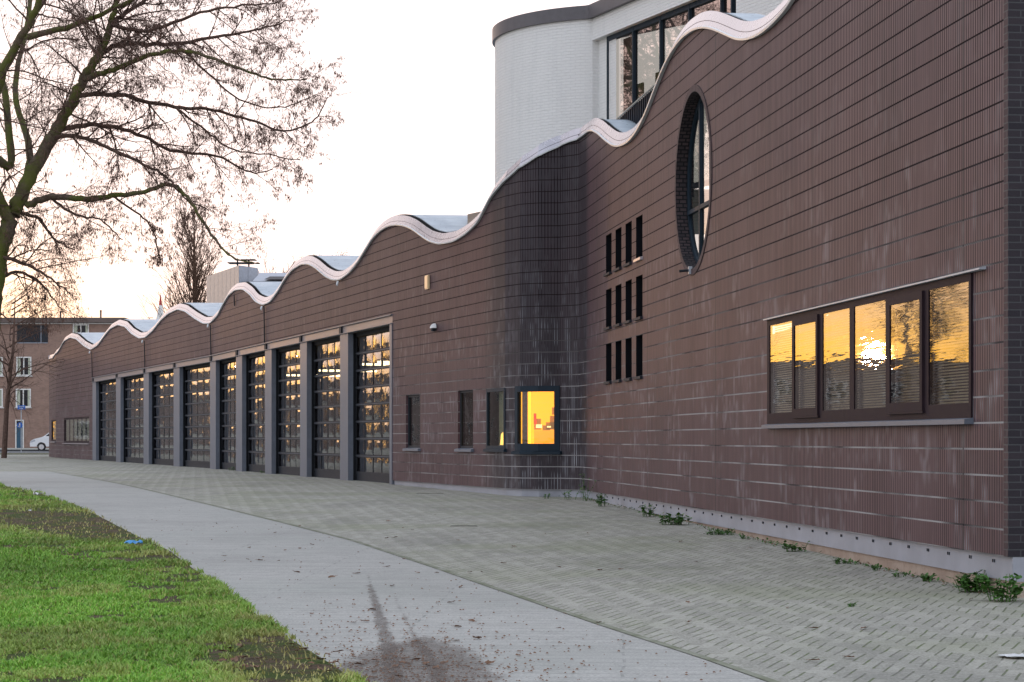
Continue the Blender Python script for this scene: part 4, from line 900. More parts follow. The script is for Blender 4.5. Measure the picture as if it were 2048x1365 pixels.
# dark ribbed upstand between the wave roof and the white block
def upr(px, ins, z):
    k = (px-HX)/F; X0, Y0 = plan(1172); X0 += cn[0]*ins; Y0 += cn[1]*ins; s = (k*Y0-X0)/(-ct[0]+k*ct[1]); return Vector((X0-ct[0]*s, Y0-ct[1]*s, z))
b = MB(); n = 60; zt = 7.5
for k in range(n):
    x0, x1 = 1234+(1345-1234)*k/n, 1234+(1345-1234)*(k+1)/n; i0 = .62+.03*(k % 2); i1 = .62+.03*((k+1) % 2)
    b.face([upr(x0, i0, 6.3), upr(x1, i1, 6.3), upr(x1, i1, zt), upr(x0, i0, zt)])
b.tube([upr(1234, .6, zt), upr(1345, .6, zt)], .02, 6, mi=1); b.build('ribbed_upstand', [paint('blue_black_sheet', (.018, .030, .050), .6, spec=.15), M['kerb']], hall)
# small dark roof hump seen behind the rise
b = MB(); q = [PX(935, 429, 50), PX(962, 421, 50), PX(995, 416, 50), PX(1010, 429, 50)]; b.hexa([v+Vector((0, 0, -.6)) for v in (q[0], q[3])]+[v+Vector((0, 3, -.6)) for v in (q[3], q[0])]+[q[0], q[2]]+[q[2]+Vector((0, 3, 0)), q[0]+Vector((0, 3, 0))]); b.build('rear_roof', M['roofdark'] if 'roofdark' in M else M['concrete'], hall)
# ================================================================== WEEDS
t = NT('weed_leaf'); t.fin(t.mix(t.noise(t.pos(), 30, 2), (0.025, 0.075, 0.012), (0.08, 0.20, 0.03)), .55, 0, None, .35); M['weed'] = t.m
def weed(x, y, wpx, hpx, seed, label, n=70, push=0.0):
    g = gpt(x, y); sc = g.y/F; wd, hh = wpx*sc/2, hpx*sc; r = random.Random(seed); b = MB(); s = b
    st = []
    for k in range(max(5, n//9)):
        a = r.uniform(0, 6.28); d = r.random()**.6*wd*.75; p = Vector((math.cos(a)*d, math.sin(a)*min(d, .12)-push, 0)); h = hh*r.uniform(.4, 1)
        tip = p+Vector((r.uniform(-.3, .3)*h+math.cos(a)*h*.3, r.uniform(-.3, .3)*h, h)); s.tube([p, p.lerp(tip, .5)+Vector((0, 0, h*.1)), tip], [.004, .003, .002], 4); st.append((p, tip))
    for k in range(n):
        p, tip = r.choice(st); c = p.lerp(tip, r.uniform(.2, 1.05)); a = r.uniform(0, 6.28); L = min(.07, hh*.4+.02)*r.uniform(.5, 1.1); wv = L*.32
        d = Vector((math.cos(a), math.sin(a), r.uniform(-.3, .7))).normalized(); sdv = d.cross(Vector((0, 0, 1))).normalized()*wv; c2 = c+d*L
        b.face([c, c+d*L*.35+sdv, c+d*L*.7+sdv*.8+Vector((0, 0, -.004)), c2, c+d*L*.7-sdv*.8, c+d*L*.35-sdv])
    rt = b.build('weed', M['weed']); rt.scale = (1.2, 1.2, 1.25); rt.location = (g.x, g.y, gz(g.y)); tag(rt, label, 'weed', 'weeds along the foot of the brick wall')
WE = [(1090, 998, 24, 8, 'low sprig below the lit window'), (1140, 1000, 28, 18, 'small tuft just left of the tall creeper in the wall corner'), (1172, 1002, 22, 48, 'tall leafy creeper standing in the inner wall corner'), (1205, 1013, 34, 22, 'bushy tuft just right of the inner wall corner'), (1296, 1034, 36, 20, 'round dense tuft below the slit windows'), (1350, 1050, 70, 18, 'long spreading clump below the round window'), (1440, 1070, 60, 9, 'flat trailing clump left of the hole in the footing'), (1490, 1078, 24, 7, 'tiny sprig beside the trailing clump'), (1590, 1104, 46, 16, 'loose tuft right of the hole in the concrete footing'), (1685, 1128, 34, 8, 'flat patch below the left part of the ribbon window'), (1750, 1141, 20, 10, 'small upright sprig under the middle of the ribbon window'), (1800, 1155, 26, 8, 'low dark sprig under the right part of the ribbon window'), (1850, 1163, 30, 12, 'brownish sprig left of the two big corner weeds'), (1945, 1184, 66, 34, 'broad thistle like weed, left of the two big ones at the building corner'), (2004, 1203, 62, 44, 'large dark green weed right at the building corner'), (464, 942, 14, 6, 'tiny green tuft in front of the fifth garage door'), (526, 947, 12, 6, 'tiny green tuft in front of the sixth garage door'), (1703, 1214, 8, 5, 'lone green sprout in the open paving')]
for i, (x, y, a, c, lab) in enumerate(WE): weed(x, y, a, c, i+3, lab, 30 if a < 30 else (200 if a > 59 else 90))
b = MB(); r = random.Random(77); u = U(1090)
while u < U(2012):
    x = XU(u); q = wp(x, 0, -.02); dens = .5+.5*math.sin(u*1.3)*math.sin(u*.37+1)
    for _ in range(int(10*dens*r.random())):
        c = q+Vector((r.gauss(-.05, .05), r.gauss(0, .12), gz(q.y)+r.random()*.02)); a = r.uniform(0, 6.28); L = r.uniform(.015, .05); d = Vector((math.cos(a), math.sin(a), r.uniform(0, .9)))*L; sd_ = d.cross(Vector((0, 0, 1))).normalized()*L*.3
        b.face([c, c+d*.5+sd_, c+d, c+d*.5-sd_], mi=0 if r.random() < .7 else 1)
    u += .05
tag(b.build('ground_cover', [M['weed'], M['leaf']]), 'tiny weeds and leaf scraps along the foot of the wall', 'ground cover', kind='stuff')
# ================================================================== TREES
class Twigs(MB):
    pass
def bark(name, a, b_, moss=None):
    t = NT(name); p = t.pos(); n = t.noise(p, 9, 4, .7); c = t.mix(t.ramp(n, .3, .7), a, b_)
    if moss: c = t.mix(t.ramp(t.noise(p, 1.6, 4, .6), .38, .62), c, moss)
    return t.fin(c, .9, 0, t.bump(t.noise(p, 25, 3), .6, .03), .15)
M['bark'] = bark('mossy_bark', (.085, .065, .048), (.16, .125, .095), (.12, .135, .035))
M['twig'] = bark('twig_bark', (.075, .048, .038), (.14, .092, .075)); M['poplar'] = bark('poplar_bark', (.085, .050, .035), (.16, .10, .07))
t = NT('seed_pod'); t.fin(t.mix(t.noise(t.pos(), 8, 2), (.11, .055, .042), (.22, .12, .09)), .8); M['pod'] = t.m
def grow(b, pods, p, d, L, r0, lvl, rr, cfg, maxl):
    if cfg.get('zmin') and p.z < (cfg['zmin'] if p.x > -10.9 else 4.0): return
    n = max(3, int(L/cfg['step'][lvl])); pts = [p.copy()]; rad = [r0]; q = p.copy(); dd = d.normalized()
    for k in range(n):
        f = (k+1)/n
        dd = (dd+Vector((rr.gauss(0, 1), rr.gauss(0, 1), rr.gauss(0, 1)))*cfg['wig'][lvl]+Vector((0, 0, cfg['grav'][lvl]*(1 if f < .6 else cfg['tip'])))).normalized()
        q = q+dd*(L/n)
        if cfg.get('zmin') and q.z < (cfg['zmin'] if q.x > -10.9 else 4.0): break
        pts.append(q.copy()); rad.append(max(r0*(1-f*.8), cfg['rmin']))
        if lvl < maxl and f > .12:
            m = cfg['kids'][lvl]/n; m = int(m)+(rr.random() < m-int(m))
            for _ in range(m):
                a = Vector((rr.gauss(0, 1), rr.gauss(0, 1)*.9, rr.gauss(0, 1)*.8)); a = (a-dd*a.dot(dd)).normalized()
                nd = (dd*cfg['fwd']+a).normalized(); grow(b, pods, q.copy(), nd, L*rr.uniform(.25, .62)*(1.15-f*.6), rad[-1]*.62, lvl+1, rr, cfg, maxl)
        if pods is not None and lvl >= maxl-1 and f > .4 and rr.random() < cfg['pod']: pods.append(q.copy())
    if len(pts) > 1: b.tube(pts, rad[:len(pts)], cfg['sides'][lvl], cap=False)
def limb(b, pods, px, Y0, rr, cfg, w0, w1, depth=0.0, kids=10, L=3.0):
    P_ = [PX(x, y, Y0+depth*i/(len(px)-1)) for i, (x, y) in enumerate(px)]; out = [];
    for i in range(len(P_)-1):
        a = P_[max(i-1, 0)]; c = P_[i]; d = P_[i+1]; e = P_[min(i+2, len(P_)-1)]
        for k in range(6):
            t_ = k/6; out.append(0.5*((2*c)+(d-a)*t_+(2*a-5*c+4*d-e)*t_*t_+(-a+3*c-3*d+e)*t_**3)+Vector((rr.gauss(0, .015), rr.gauss(0, .02), rr.gauss(0, .015))))
    out.append(P_[-1]); n = len(out); rad = [(w0+(w1-w0)*i/(n-1))*Y0/F/2 for i in range(n)]; b.tube(out, rad, 8, cap=True)
    for k in range(kids):
        i = int(n*(.12+.86*(k+rr.random())/kids)); i = min(i, n-2); d = (out[i+1]-out[i]).normalized()
        a = Vector((rr.gauss(0, 1), rr.gauss(0, 1.1), rr.gauss(-.1, .9))); a = (a-d*a.dot(d)).normalized()
        grow(b, pods, out[i], (d*.75+a).normalized(), L*rr.uniform(.45, 1.0), min(rad[i]*.5, .05), 1, rr, cfg, 3)
    return out
def pods_mesh(pods, rr, s=1.0):
    b = MB()
    for p in pods:
        for _ in range(rr.choice((1, 1, 2, 3))):
            a = rr.uniform(0, 6.28); L = rr.uniform(.05, .12)*s; wv = .010*s; o = p+Vector((rr.gauss(0, .03), rr.gauss(0, .03), 0)); d = Vector((rr.gauss(0, .25), rr.gauss(0, .25), -1)).normalized()*L
            x = Vector((math.cos(a), math.sin(a), 0))*wv; y = Vector((-math.sin(a), math.cos(a), 0))*wv*.6; m = o+d*.5; e = o+d
            b.face([o, m+x, e]); b.face([o, m-x, e]); b.face([o, m+y, e]); b.face([o, m-y, e])
    return b
cfgA = dict(step=[.5, .24, .16, .11], wig=[.1, .13, .17, .2], grav=[0, -.022, -.03, -.035], tip=-.5, kids=[6, 11, 8, 3], zmin=5.75, fwd=1.05, sides=[6, 5, 3, 3], rmin=.0030, pod=.15)
YT = 55.0
rr = random.Random(11); TR = empty('bare_tree', PX(-22, 966, YT)); TR.location.z = gz(YT)
tag(TR, 'large leafless tree with mossy leaning limbs and hanging seed pods at left', 'tree')
bt = MB(); tr_ = limb(bt, None, [(-34, 985), (-32, 900), (-28, 780), (-22, 660), (-12, 570), (0, 500), (22, 438), (50, 373), (100, 281), (140, 214), (169, 154), (199, 108), (221, 50), (236, -10), (262, -120)], YT, rr, cfgA, 52, 7, kids=0)
bt.build('trunk', M['bark'], TR, True)
bc = MB(); bm_ = MB(); pods = []
for k in range(46):
    i = int(len(tr_)*rr.uniform(.42, .99)); i = min(i, len(tr_)-2); a = Vector((rr.gauss(.15, 1), rr.gauss(0, 1.2), rr.gauss(.1, .9))).normalized()
    grow(bc, pods, tr_[i], ((tr_[i+1]-tr_[i]).normalized()*.5+a).normalized(), rr.uniform(1.0, 3.0), rr.uniform(.012, .03), 1, rr, cfgA, 3)
LM = [  # pixel polylines of the limbs, start width, end width, depth change, kids
 ([(20, 440), (-10, 380), (-30, 260), (10, 140), (60, 45), (90, -30), (130, -140)], 27, 8, -2.5, 12, 3.2),
 ([(-25, 300), (20, 330), (10, 200), (-20, 60), (-60, -100)], 20, 8, 1.5, 10, 3.2),
 ([(52, 412), (100, 394), (174, 398), (224, 392), (279, 386), (340, 370), (374, 396), (423, 468), (463, 514), (520, 528)], 15, 2, -1.5, 20, 1.9),
 ([(168, 158), (205, 146), (249, 130), (324, 105), (398, 107), (498, 144), (560, 160), (615, 158)], 13, 2, -2, 22, 1.9),
 ([(197, 114), (239, 92), (349, 87), (448, 72), (520, 58), (590, 40)], 12, 2, 1.5, 20, 1.9),
 ([(150, 192), (200, 188), (249, 194), (349, 214), (413, 219), (498, 240), (570, 262), (630, 240), (655, 195)], 11, 2, 1.0, 20, 1.9),
 ([(104, 276), (150, 272), (199, 289), (274, 324), (330, 352), (370, 395), (415, 420)], 10, 2, -1.0, 16, 1.9),
 ([(0, 513), (50, 528), (95, 553), (140, 588)], 9, 2, -1, 10, 1.8),
 ([(-10, 560), (40, 545), (90, 575), (125, 625)], 8, 2, 1, 10, 1.6),
 ([(55, 75), (150, 50), (260, 0), (330, -60)], 14, 4, -1.5, 14, 2.4),
 ([(218, 52), (262, 20), (330, -20), (420, -60)], 11, 3, 1, 12, 2.2),
 ([(112, 262), (180, 250), (260, 262), (340, 300), (430, 312), (500, 345), (545, 340)], 11, 2, 2.5, 18, 1.9),
 ([(221, 50), (300, 62), (400, 25), (500, 10), (560, 5)], 9, 2, -2.2, 16, 1.9),
 ([(349, 87), (420, 150), (480, 200), (560, 215), (620, 195)], 5, 2, .5, 12, 1.4),
 ([(349, 214), (410, 262), (470, 300), (540, 310), (600, 320)], 5, 2, -.5, 12, 1.4),
 ([(224, 392), (280, 430), (310, 470), (320, 520)], 5, 2, .8, 8, 1.2),
 ([(100, 394), (150, 430), (200, 440), (245, 480)], 6, 2, -.8, 8, 1.2),
 ([(30, 420), (80, 440), (110, 480), (150, 500)], 8, 2, 2, 8, 1.5),
 ([(-20, 620), (-90, 520), (-200, 430), (-330, 300), (-420, 120)], 30, 5, 3, 16, 3),
 ([(0, 480), (-80, 380), (-160, 200), (-230, 0), (-300, -200)], 30, 6, -4, 16, 3.2),
 ([(40, 390), (60, 300), (30, 180), (60, 0), (40, -200)], 18, 6, 5, 16, 3.2),
 ([(262, -120), (300, -220), (330, -320)], 7, 3, 0, 8, 2.5), ([(60, 45), (150, -100), (220, -260)], 12, 4, 2, 10, 2.8),
]
for px, w0, w1, dp, kd, L in LM:
    if w0 > 12: limb(bm_, pods, px, YT, rr, cfgA, w0, w1, dp, 0, L)
    limb_b = bc; P0 = limb(bc, pods, px, YT, rr, cfgA, w0*(.3 if w0 > 12 else 1), w1, dp, int(kd*1.3), L*(.80 if px[-1][0] > 300 else 1.2))
ox = empty('x') if False else None
bm_.build('limbs', M['bark'], TR, True); bc.build('crown', M['twig'], TR); pods_mesh(pods, rr, 1.1).build('seed_pods', M['pod'], TR)
print('tree verts', len(bc.v), 'pods', len(pods))
# fastigiate poplar
def poplar(px, ybase, ytop, Y, seed, label, spread, name='poplar_tree', n=46, half=60):
    rr = random.Random(seed); base = PX(px, ybase, Y); top = PX(px, ytop, Y); H = top.z-gz(Y); rt = empty(name, (base.x, Y, gz(Y))); tag(rt, label, 'tree')
    cf = dict(step=[.6, .7, .5, .4], wig=[.03, .035, .07, .1], grav=[.05, .05, .05, .02], tip=1, kids=[8, 9, 6, 2], fwd=2.3, sides=[6, 4, 3, 3], rmin=.012, pod=0)
    b = MB(); z0 = gz(Y); b.tube([(base.x, Y, z0), (base.x+.1, Y, z0+H*.4), (base.x, Y, z0+H*.8)], [H*.022, H*.014, .05], 8); b.build('trunk', M['poplar'], rt)
    b = MB()
    for k in range(n):
        f = .10+.72*k/n; a = rr.uniform(0, 6.28); p = Vector((base.x, Y, z0+H*f)); d = Vector((math.cos(a)*spread, math.sin(a)*spread, 1)).normalized()
        grow(b, None, p, d, (H*.42*(1-f)+.8)*rr.uniform(.6, 1.0), .10*(1.1-f), 1, rr, cf, 3)
    b.build('crown', M['poplar'], rt)
poplar(388, 900, 345, 150, 5, 'tall narrow leafless poplar rising behind the wavy roof', .45, n=64)
def bgtree(px, ytop, Y, seed, label, n, spread, mat, Hs=1, droop=-.02, name='bare_tree', th=.012, lean=0):
    rr = random.Random(seed); X = (px-HX)/F*Y; z0 = gz(Y); H = E+(HY-ytop)/F*Y-z0; rt = empty(name, (X, Y, z0)); tag(rt, label, 'tree')
    cf = dict(step=[.5, .5, .4, .3], wig=[.08, .1, .14, .16], grav=[.01, droop, droop, droop], tip=.5, kids=[7, 7, 6, 2], fwd=1.0, sides=[6, 4, 3, 3], rmin=max(.006, Y*.00006), pod=0)
    b = MB(); pts = [(X, Y, z0), (X+lean*.3, Y, z0+H*.3), (X+lean, Y, z0+H*.62), (X+lean*1.2, Y, z0+H*.9)]; b.tube(pts, [H*th*1.3, H*th, H*th*.6, .02], 8); b.build('trunk', mat, rt)
    b = MB()
    for k in range(n):
        f = .28+.62*k/n; a = rr.uniform(0, 6.28); p = Vector((X+lean*f, Y, z0+H*f)); d = Vector((math.cos(a)*spread, math.sin(a)*spread, .7)).normalized()
        grow(b, None, p, d, H*(1.1-f)*rr.uniform(.4, .75), H*th*.4, 1, rr, cf, 3)
    b.build('crown', mat, rt)
bgtree(8, 560, 118, 3, 'slender young bare tree in front of the apartment building', 18, 1.0, M['twig'], droop=-.05, lean=.5, th=.013)
bgtree(560, 515, 230, 8, 'hazy round bare tree crown beyond the grey roof', 26, .8, M['poplar'])
bgtree(655, 480, 200, 9, 'tip of a thin bare tree showing above the wavy roof', 14, .6, M['poplar'])
# trees across the street, out of the frame but mirrored in the panes
for i, (X, Y, H) in enumerate(((-35, 112, 9.5), (-41, 121, 8.5), (-75, 100, 15), (-56, 132, 9), (-50, 98, 12))):
    rr = random.Random(60+i); z0 = gz(Y); rt = empty('street_tree', (X, Y, z0)); tag(rt, ['bare street tree nearest the apartment building', 'second bare street tree along the far street', 'tallest bare street tree across the lawn', 'farthest left bare street tree', 'bare street tree before the terraced houses'][i], 'tree', 'bare street trees across the lawn')
    cf = dict(step=[.8, .8, .6, .5], wig=[.08, .1, .14, .16], grav=[.02, .01, .0, 0], tip=.5, kids=[6, 6, 4, 2], fwd=1.0, sides=[6, 4, 3, 3], rmin=.012, pod=0)
    b = MB(); b.tube([(X, Y, z0), (X, Y, z0+H*.5), (X+.3, Y, z0+H*.9)], [.3, .2, .05], 8); b.build('trunk', M['twig'], rt); b = MB()
    for k in range(16):
        f = .3+.55*k/16; a = rr.uniform(0, 6.28); grow(b, None, Vector((X, Y, z0+H*f)), Vector((math.cos(a), math.sin(a), .8)).normalized(), H*.42*rr.uniform(.6, 1), .07, 1, rr, cf, 2)
    b.build('crown', M['twig'], rt)
# ================================================================== BACKGROUND BUILDINGS
M['aptbrick'] = flat_brick_mat('apartment_brick', (.26, .145, .115), (.34, .20, .155), (.30, .24, .20), .22, .0625, .012)
M['bwhite'] = paint('white_frame', (.70, .70, .68), .5); M['roofdark'] = paint('roof_band', (.13, .10, .09), .8); M['aptglass'] = glass('flat_glass', boost=1.0)
M['teal'] = paint('teal_door', (.015, .075, .13), .4); M['grey'] = paint('grey_box', (.33, .36, .42), .5); M['cream'] = paint('sunlit_cladding', (.62, .50, .42), .6)
YA = 196.0
ap = empty('apartment_building', (PX(100, 900, YA).x, YA, gz(YA))); tag(ap, 'four storey brown brick apartment block with white framed windows, far left', 'building')
def AX(px): return (px-HX)/F*YA
def AZ(y): return E+(HY-y)/F*YA
b = MB(); zt_ = AZ(646); z0_ = gz(YA)-.3; xl, xr = AX(-62), AX(246)
b.face([(xl, YA, z0_), (xr, YA, z0_), (xr, YA, zt_), (xl, YA, zt_)], [(xl, z0_), (xr, z0_), (xr, zt_), (xl, zt_)]); b.face([(xr, YA, z0_), (xr, YA+11, z0_), (xr, YA+11, zt_), (xr, YA, zt_)], [(0, z0_), (11, z0_), (11, zt_), (0, zt_)])
b.face([(xl, YA, zt_), (xr, YA, zt_), (xr, YA+11, zt_), (xl, YA+11, zt_)]); b.face([(xl, YA+11, z0_), (xl, YA, z0_), (xl, YA, zt_), (xl, YA+11, zt_)]); b.build('wall', M['aptbrick'], ap)
b = MB(); b.box(((xl+xr)/2, YA+5, AZ(641)), (xr-xl+.5, 11.2, .42)); b.box(((xl+xr)/2, YA-.14, AZ(647.5)), (xr-xl+.4, .1, .10), mi=1); b.build('roof', [M['roofdark'], M['bwhite']], ap)
for px, y0, y1 in ((107, 622, 637), (189, 620, 635)): b = MB(); b.box((AX(px), YA+3, (AZ(y0)+AZ(y1))/2), (.14, .14, AZ(y0)-AZ(y1)+.3)); b.tube([(AX(px), YA+3, AZ(y0)), (AX(px), YA+3, AZ(y0)+.12)], .10, 8); b.build('chimney', M['roofdark'], ap)
b = MB(); b.tube([(AX(288), YA+3, AZ(640)), (AX(288), YA+3, AZ(633))], .03, 5); b.box((AX(290), YA+3, AZ(632.5)), (.5, .05, .07)); b.build('antenna', M['steel'], ap)
def awin(x0, x1, y0, y1, mid=True):
    b = MB(); fw = .10; X0, X1, Z0, Z1 = AX(x0), AX(x1), AZ(y1), AZ(y0)
    for c, d in ((((X0+fw/2), YA-.04, (Z0+Z1)/2), (fw, .12, Z1-Z0)), ((X1-fw/2, YA-.04, (Z0+Z1)/2), (fw, .12, Z1-Z0)), (((X0+X1)/2, YA-.04, Z0+fw/2), (X1-X0-2*fw, .12, fw)), (((X0+X1)/2, YA-.04, Z1-fw/2), (X1-X0-2*fw, .12, fw))): b.box(c, d)
    if mid: b.box(((X0+X1)/2, YA-.05, (Z0+Z1)/2), (fw*.9, .12, Z1-Z0-2*fw))
    o = b.build('window', M['bwhite'], ap)
    b = MB(); b.face([(X0, YA-.02, Z0), (X1, YA-.02, Z0), (X1, YA-.02, Z1), (X0, YA-.02, Z1)]); b.build('pane', M['slit'], o)
    b = MB(); X2 = X0+(X1-X0)*.28; b.box(((X0+fw+X2)/2, YA-.028, (Z0+Z1)/2), (X2-X0-fw, .01, Z1-Z0-2*fw)); b.box((X1-fw-(X1-X0)*.07, YA-.028, (Z0+Z1)/2), ((X1-X0)*.14, .01, Z1-Z0-2*fw)); b.build('curtain', M['curtain'], o)
    b = MB(); b.box(((X0+X1)/2, YA-.10, Z0-.05), (X1-X0+.2, .2, .07)); b.build('sill', M['bwhite'], o)
for r_ in ((33, 63, 714, 752), (32, 62, 778, 815), (146, 178, 649, 680), (-20, 6, 714, 752), (-20, 6, 778, 815), (146, 178, 714, 752)): awin(*r_)
b = MB(); X0, X1, Z0, Z1 = AX(34), AX(96), AZ(687), AZ(651)      # dark flat panel stands for the shaded recess of the balcony
b.box(((X0+X1)/2, YA-.01, (Z0+Z1)/2), (X1-X0, .06, Z1-Z0)); lg = b.build('balcony', M['dark'], ap)
b = MB(); b.box((X0+(X1-X0)*.78, YA-.06, (Z0+Z1)/2), (.05, .05, Z1-Z0)); b.box(((X0+X1)/2, YA-.06, Z0+.03), (X1-X0, .06, .06)); b.box((X0+.3, YA-.05, (Z0+Z1)/2), (.4, .03, (Z1-Z0)*.9), mi=1); b.build('balcony_rail', [M['grey'], M['slit']], lg)
b = MB(); X0, X1, Z0, Z1 = AX(31), AX(48), AZ(899), AZ(840)
for c, d in (((X0+.05, YA-.05, (Z0+Z1)/2), (.1, .12, Z1-Z0)), ((X1-.05, YA-.05, (Z0+Z1)/2), (.1, .12, Z1-Z0)), (((X0+X1)/2, YA-.05, Z1-.05), (X1-X0-.2, .12, .1)), (((X0+X1)/2, YA-.05, AZ(851)), (X1-X0-.2, .12, .1))): b.box(c, d, mi=1)
b.box(((X0+X1)/2, YA-.02, (Z0+AZ(851))/2), (X1-X0-.2, .05, AZ(851)-Z0)); b.box(((X0+X1)/2, YA-.02, AZ(845.5)), (X1-X0-.2, .05, .38), mi=2)
d_ = b.build('front_door', [M['teal'], M['bwhite'], M['slit']], ap); b = MB(); b.box((X1-.2, YA-.07, (Z0+Z1)/2-.25), (.05, .06, .14)); b.build('door_handle', M['zinc'], d_)
# metal clad block and low grey roof behind the hall
mb_ = empty('metal_clad_block', (PX(478, 800, 132).x, 132, gz(132))); tag(mb_, 'metal clad flat roofed block, sunlit face coloured cream, rising behind the wavy roof', 'building')
A_, B_, C_ = PX(413, 552, 141), PX(478, 531, 132), PX(515, 531, 134); b = MB()
for (p, q, m) in ((A_, B_, 0), (B_, C_, 1)):
    n = 8 if m == 0 else 2
    for k in range(n):
        s0, s1 = p.lerp(q, k/n), p.lerp(q, (k+.96)/n); z_ = B_.z; b.face([(s0.x, s0.y, 0), (s1.x, s1.y, 0), (s1.x, s1.y, z_), (s0.x, s0.y, z_)], mi=m); s2 = p.lerp(q, (k+1)/n); b.face([(s1.x, s1.y+.03, 0), (s2.x, s2.y+.03, 0), (s2.x, s2.y+.03, z_), (s1.x, s1.y+.03, z_)], mi=2)
D_ = Vector((C_.x-1, 146, 0)); b.face([(v.x, v.y, B_.z-.01) for v in (A_, B_, C_, D_)], mi=2); b.face([(C_.x, C_.y, 0), (D_.x, D_.y, 0), (D_.x, D_.y, B_.z), (C_.x, C_.y, B_.z)], mi=1); b.face([(D_.x, D_.y, 0), (A_.x, A_.y, 0), (A_.x, A_.y, B_.z), (D_.x, D_.y, B_.z)], mi=1)
b.build('cladding', [M['cream'], M['grey'], M['zinc']], mb_)  # cream on the sunset side, grey on the shaded side: light put into colours
b = MB(); v = PX(475, 527, 136); b.box((v.x+.2, 136, v.z), (1.5, 1.2, .05)); b.box((v.x+.7, 136, v.z+.2), (.9, .9, .04)); b.tube([(v.x, 136, v.z-.3), (v.x, 136, v.z+.3)], .05, 6); b.tube([(v.x+.7, 136, v.z-.3), (v.x+.7, 136, v.z+.2)], .05, 6); b.build('roof_vent', M['dark'], mb_)
gb = empty('grey_roof_building', (PX(545, 800, 125).x, 125, gz(125))); tag(gb, 'low building with grey sloping roof between metal clad block and wave roof', 'building')
b = MB(); p = [PX(505, 563, 124), PX(585, 563, 124), PX(585, 546, 128), PX(520, 546, 128)]; b.face(p); b.face([(p[0].x, p[0].y, 0), (p[1].x, p[1].y, 0), p[1], p[0]], mi=1); b.face([p[3], p[2], (p[2].x, 140, p[2].z), (p[3].x, 140, p[3].z)]); b.face([(p[0].x, p[0].y, 0), p[0], p[3], (p[3].x, 140, p[3].z), (p[3].x, 140, 0)], mi=1)
q = [PX(528, 561, 123.9), PX(590, 561, 123.9), PX(590, 555, 125.9), PX(540, 555, 125.9)]; b.face([x+Vector((0, 0, .05)) for x in q], mi=2); b.build('roof', [M['grey'], M['steel'], M['dark']], gb)
sp = PX(321, 590, 190); st_ = empty('church_spire', (sp.x, 190, gz(190))); tag(st_, 'small pale pointed spire with a red tip above the wavy roof', 'spire')
zb_ = E+(HY-640)/F*190; b = MB(); b.tube([(sp.x, 190, gz(190)), (sp.x, 190, zb_-2)], 1.0, 8); b.tube([(sp.x, 190, zb_-2), (sp.x, 190, zb_)], [.8, .42], 8); b.tube([(sp.x, 190, zb_), (sp.x, 190, sp.z-.9)], [.42, .15], 8); b.build('cone', M['bwhite'], st_); b = MB(); b.tube([(sp.x, 190, sp.z-.9), (sp.x, 190, sp.z)], [.16, .03], 8); b.build('tip', paint('red_tip', (.5, .04, .03), .5), st_)
# terraced houses across the street, mirrored in the panes
M['tbrick'] = flat_brick_mat('terrace_brick', (.22, .12, .10), (.28, .16, .13), (.25, .2, .18), .22, .0625, .012)
hlab = ['terraced house nearest the apartment block', 'second terraced house from the apartment block', 'third terraced house, facing the lawn', 'fourth terraced house, facing the lawn', 'last terraced house at the far left of the row']
for i in range(5):
    az0 = R(-14.4-9*i); D0 = 200; p = Vector((math.sin(az0)*D0, math.cos(az0)*D0)); az1 = R(-23.0-9*i); q = Vector((math.sin(az1)*D0, math.cos(az1)*D0)); m = (p+q)/2; L = (q-p).length; rz = math.atan2((p-q).y, (p-q).x); H = [7.8, 7.2, 8.2, 7.3, 8.0][i]
    h_ = empty('terraced_house', (m.x, m.y, gz(m.y))); tag(h_, hlab[i], 'house', 'terraced houses across the lawn'); co, si = math.cos(rz), math.sin(rz)
    def T(x, y, z): return (m.x+x*co-y*si, m.y+x*si+y*co, gz(m.y)+z)
    b = MB(); b.hexa([T(-L/2, 0, -.5), T(L/2, 0, -.5), T(L/2, 8, -.5), T(-L/2, 8, -.5), T(-L/2, 0, H), T(L/2, 0, H), T(L/2, 8, H), T(-L/2, 8, H)]); b.build('wall', M['tbrick'], h_)
    b = MB(); b.hexa([T(-L/2-.2, -.3, H+.002), T(L/2+.2, -.3, H+.002), T(L/2+.2, 8.2, H+.002), T(-L/2-.2, 8.2, H+.002), T(-L/2-.2, -.3, H+.35), T(L/2+.2, -.3, H+.35), T(L/2+.2, 8.2, H+.35), T(-L/2-.2, 8.2, H+.35)]); b.build('roof', M['roofdark'], h_)
    nw = 6
    for k in range(nw):
        for zf in (1.0, 4.6):
            x = -L/2+L*(k+.5)/nw; b = MB(); b.box(T(x, -.05, zf+.75), (1.9, .1, 1.5), rz); b.box(T(x-.45, -.11, zf+.75), (.75, .02, 1.25), rz, 1); b.box(T(x+.45, -.11, zf+.75), (.75, .02, 1.25), rz, 1); b.build('window', [M['bwhite'], M['slit']], h_)
# ================================================================== VAN, STREET SIGN
M['vanwhite'] = paint('van_white', (.74, .76, .78), .25, .03); M['tyre'] = paint('rubber', (.02, .02, .022), .8); M['rim'] = paint('alloy', (.55, .56, .58), .3, .1, .6)
YV = 178.0; vx = PX(60, 900, YV).x; vz = gz(YV)+.005; van = empty('parked_van', (vx, YV, vz)); tag(van, 'white van parked nose left, half hidden behind the brick hall', 'van')
prof = [(0, .35), (-.02, .62), (.06, .82), (.35, .98), (.95, 1.12), (1.15, 1.22), (1.95, 1.80), (2.3, 1.90), (4.7, 1.90), (4.85, 1.75), (4.9, .9), (4.9, .38)]
arch = lambda cx: [(cx+.38, .36)]+[(cx+.38*math.cos(a), .36+.36*math.sin(a)) for a in np.linspace(0.1, math.pi-.1, 8)]+[(cx-.38, .36)]
low = [(4.9, .36)]+arch(4.0)+arch(.92)
poly = prof+[(x, max(z, .34)) for x, z in low]
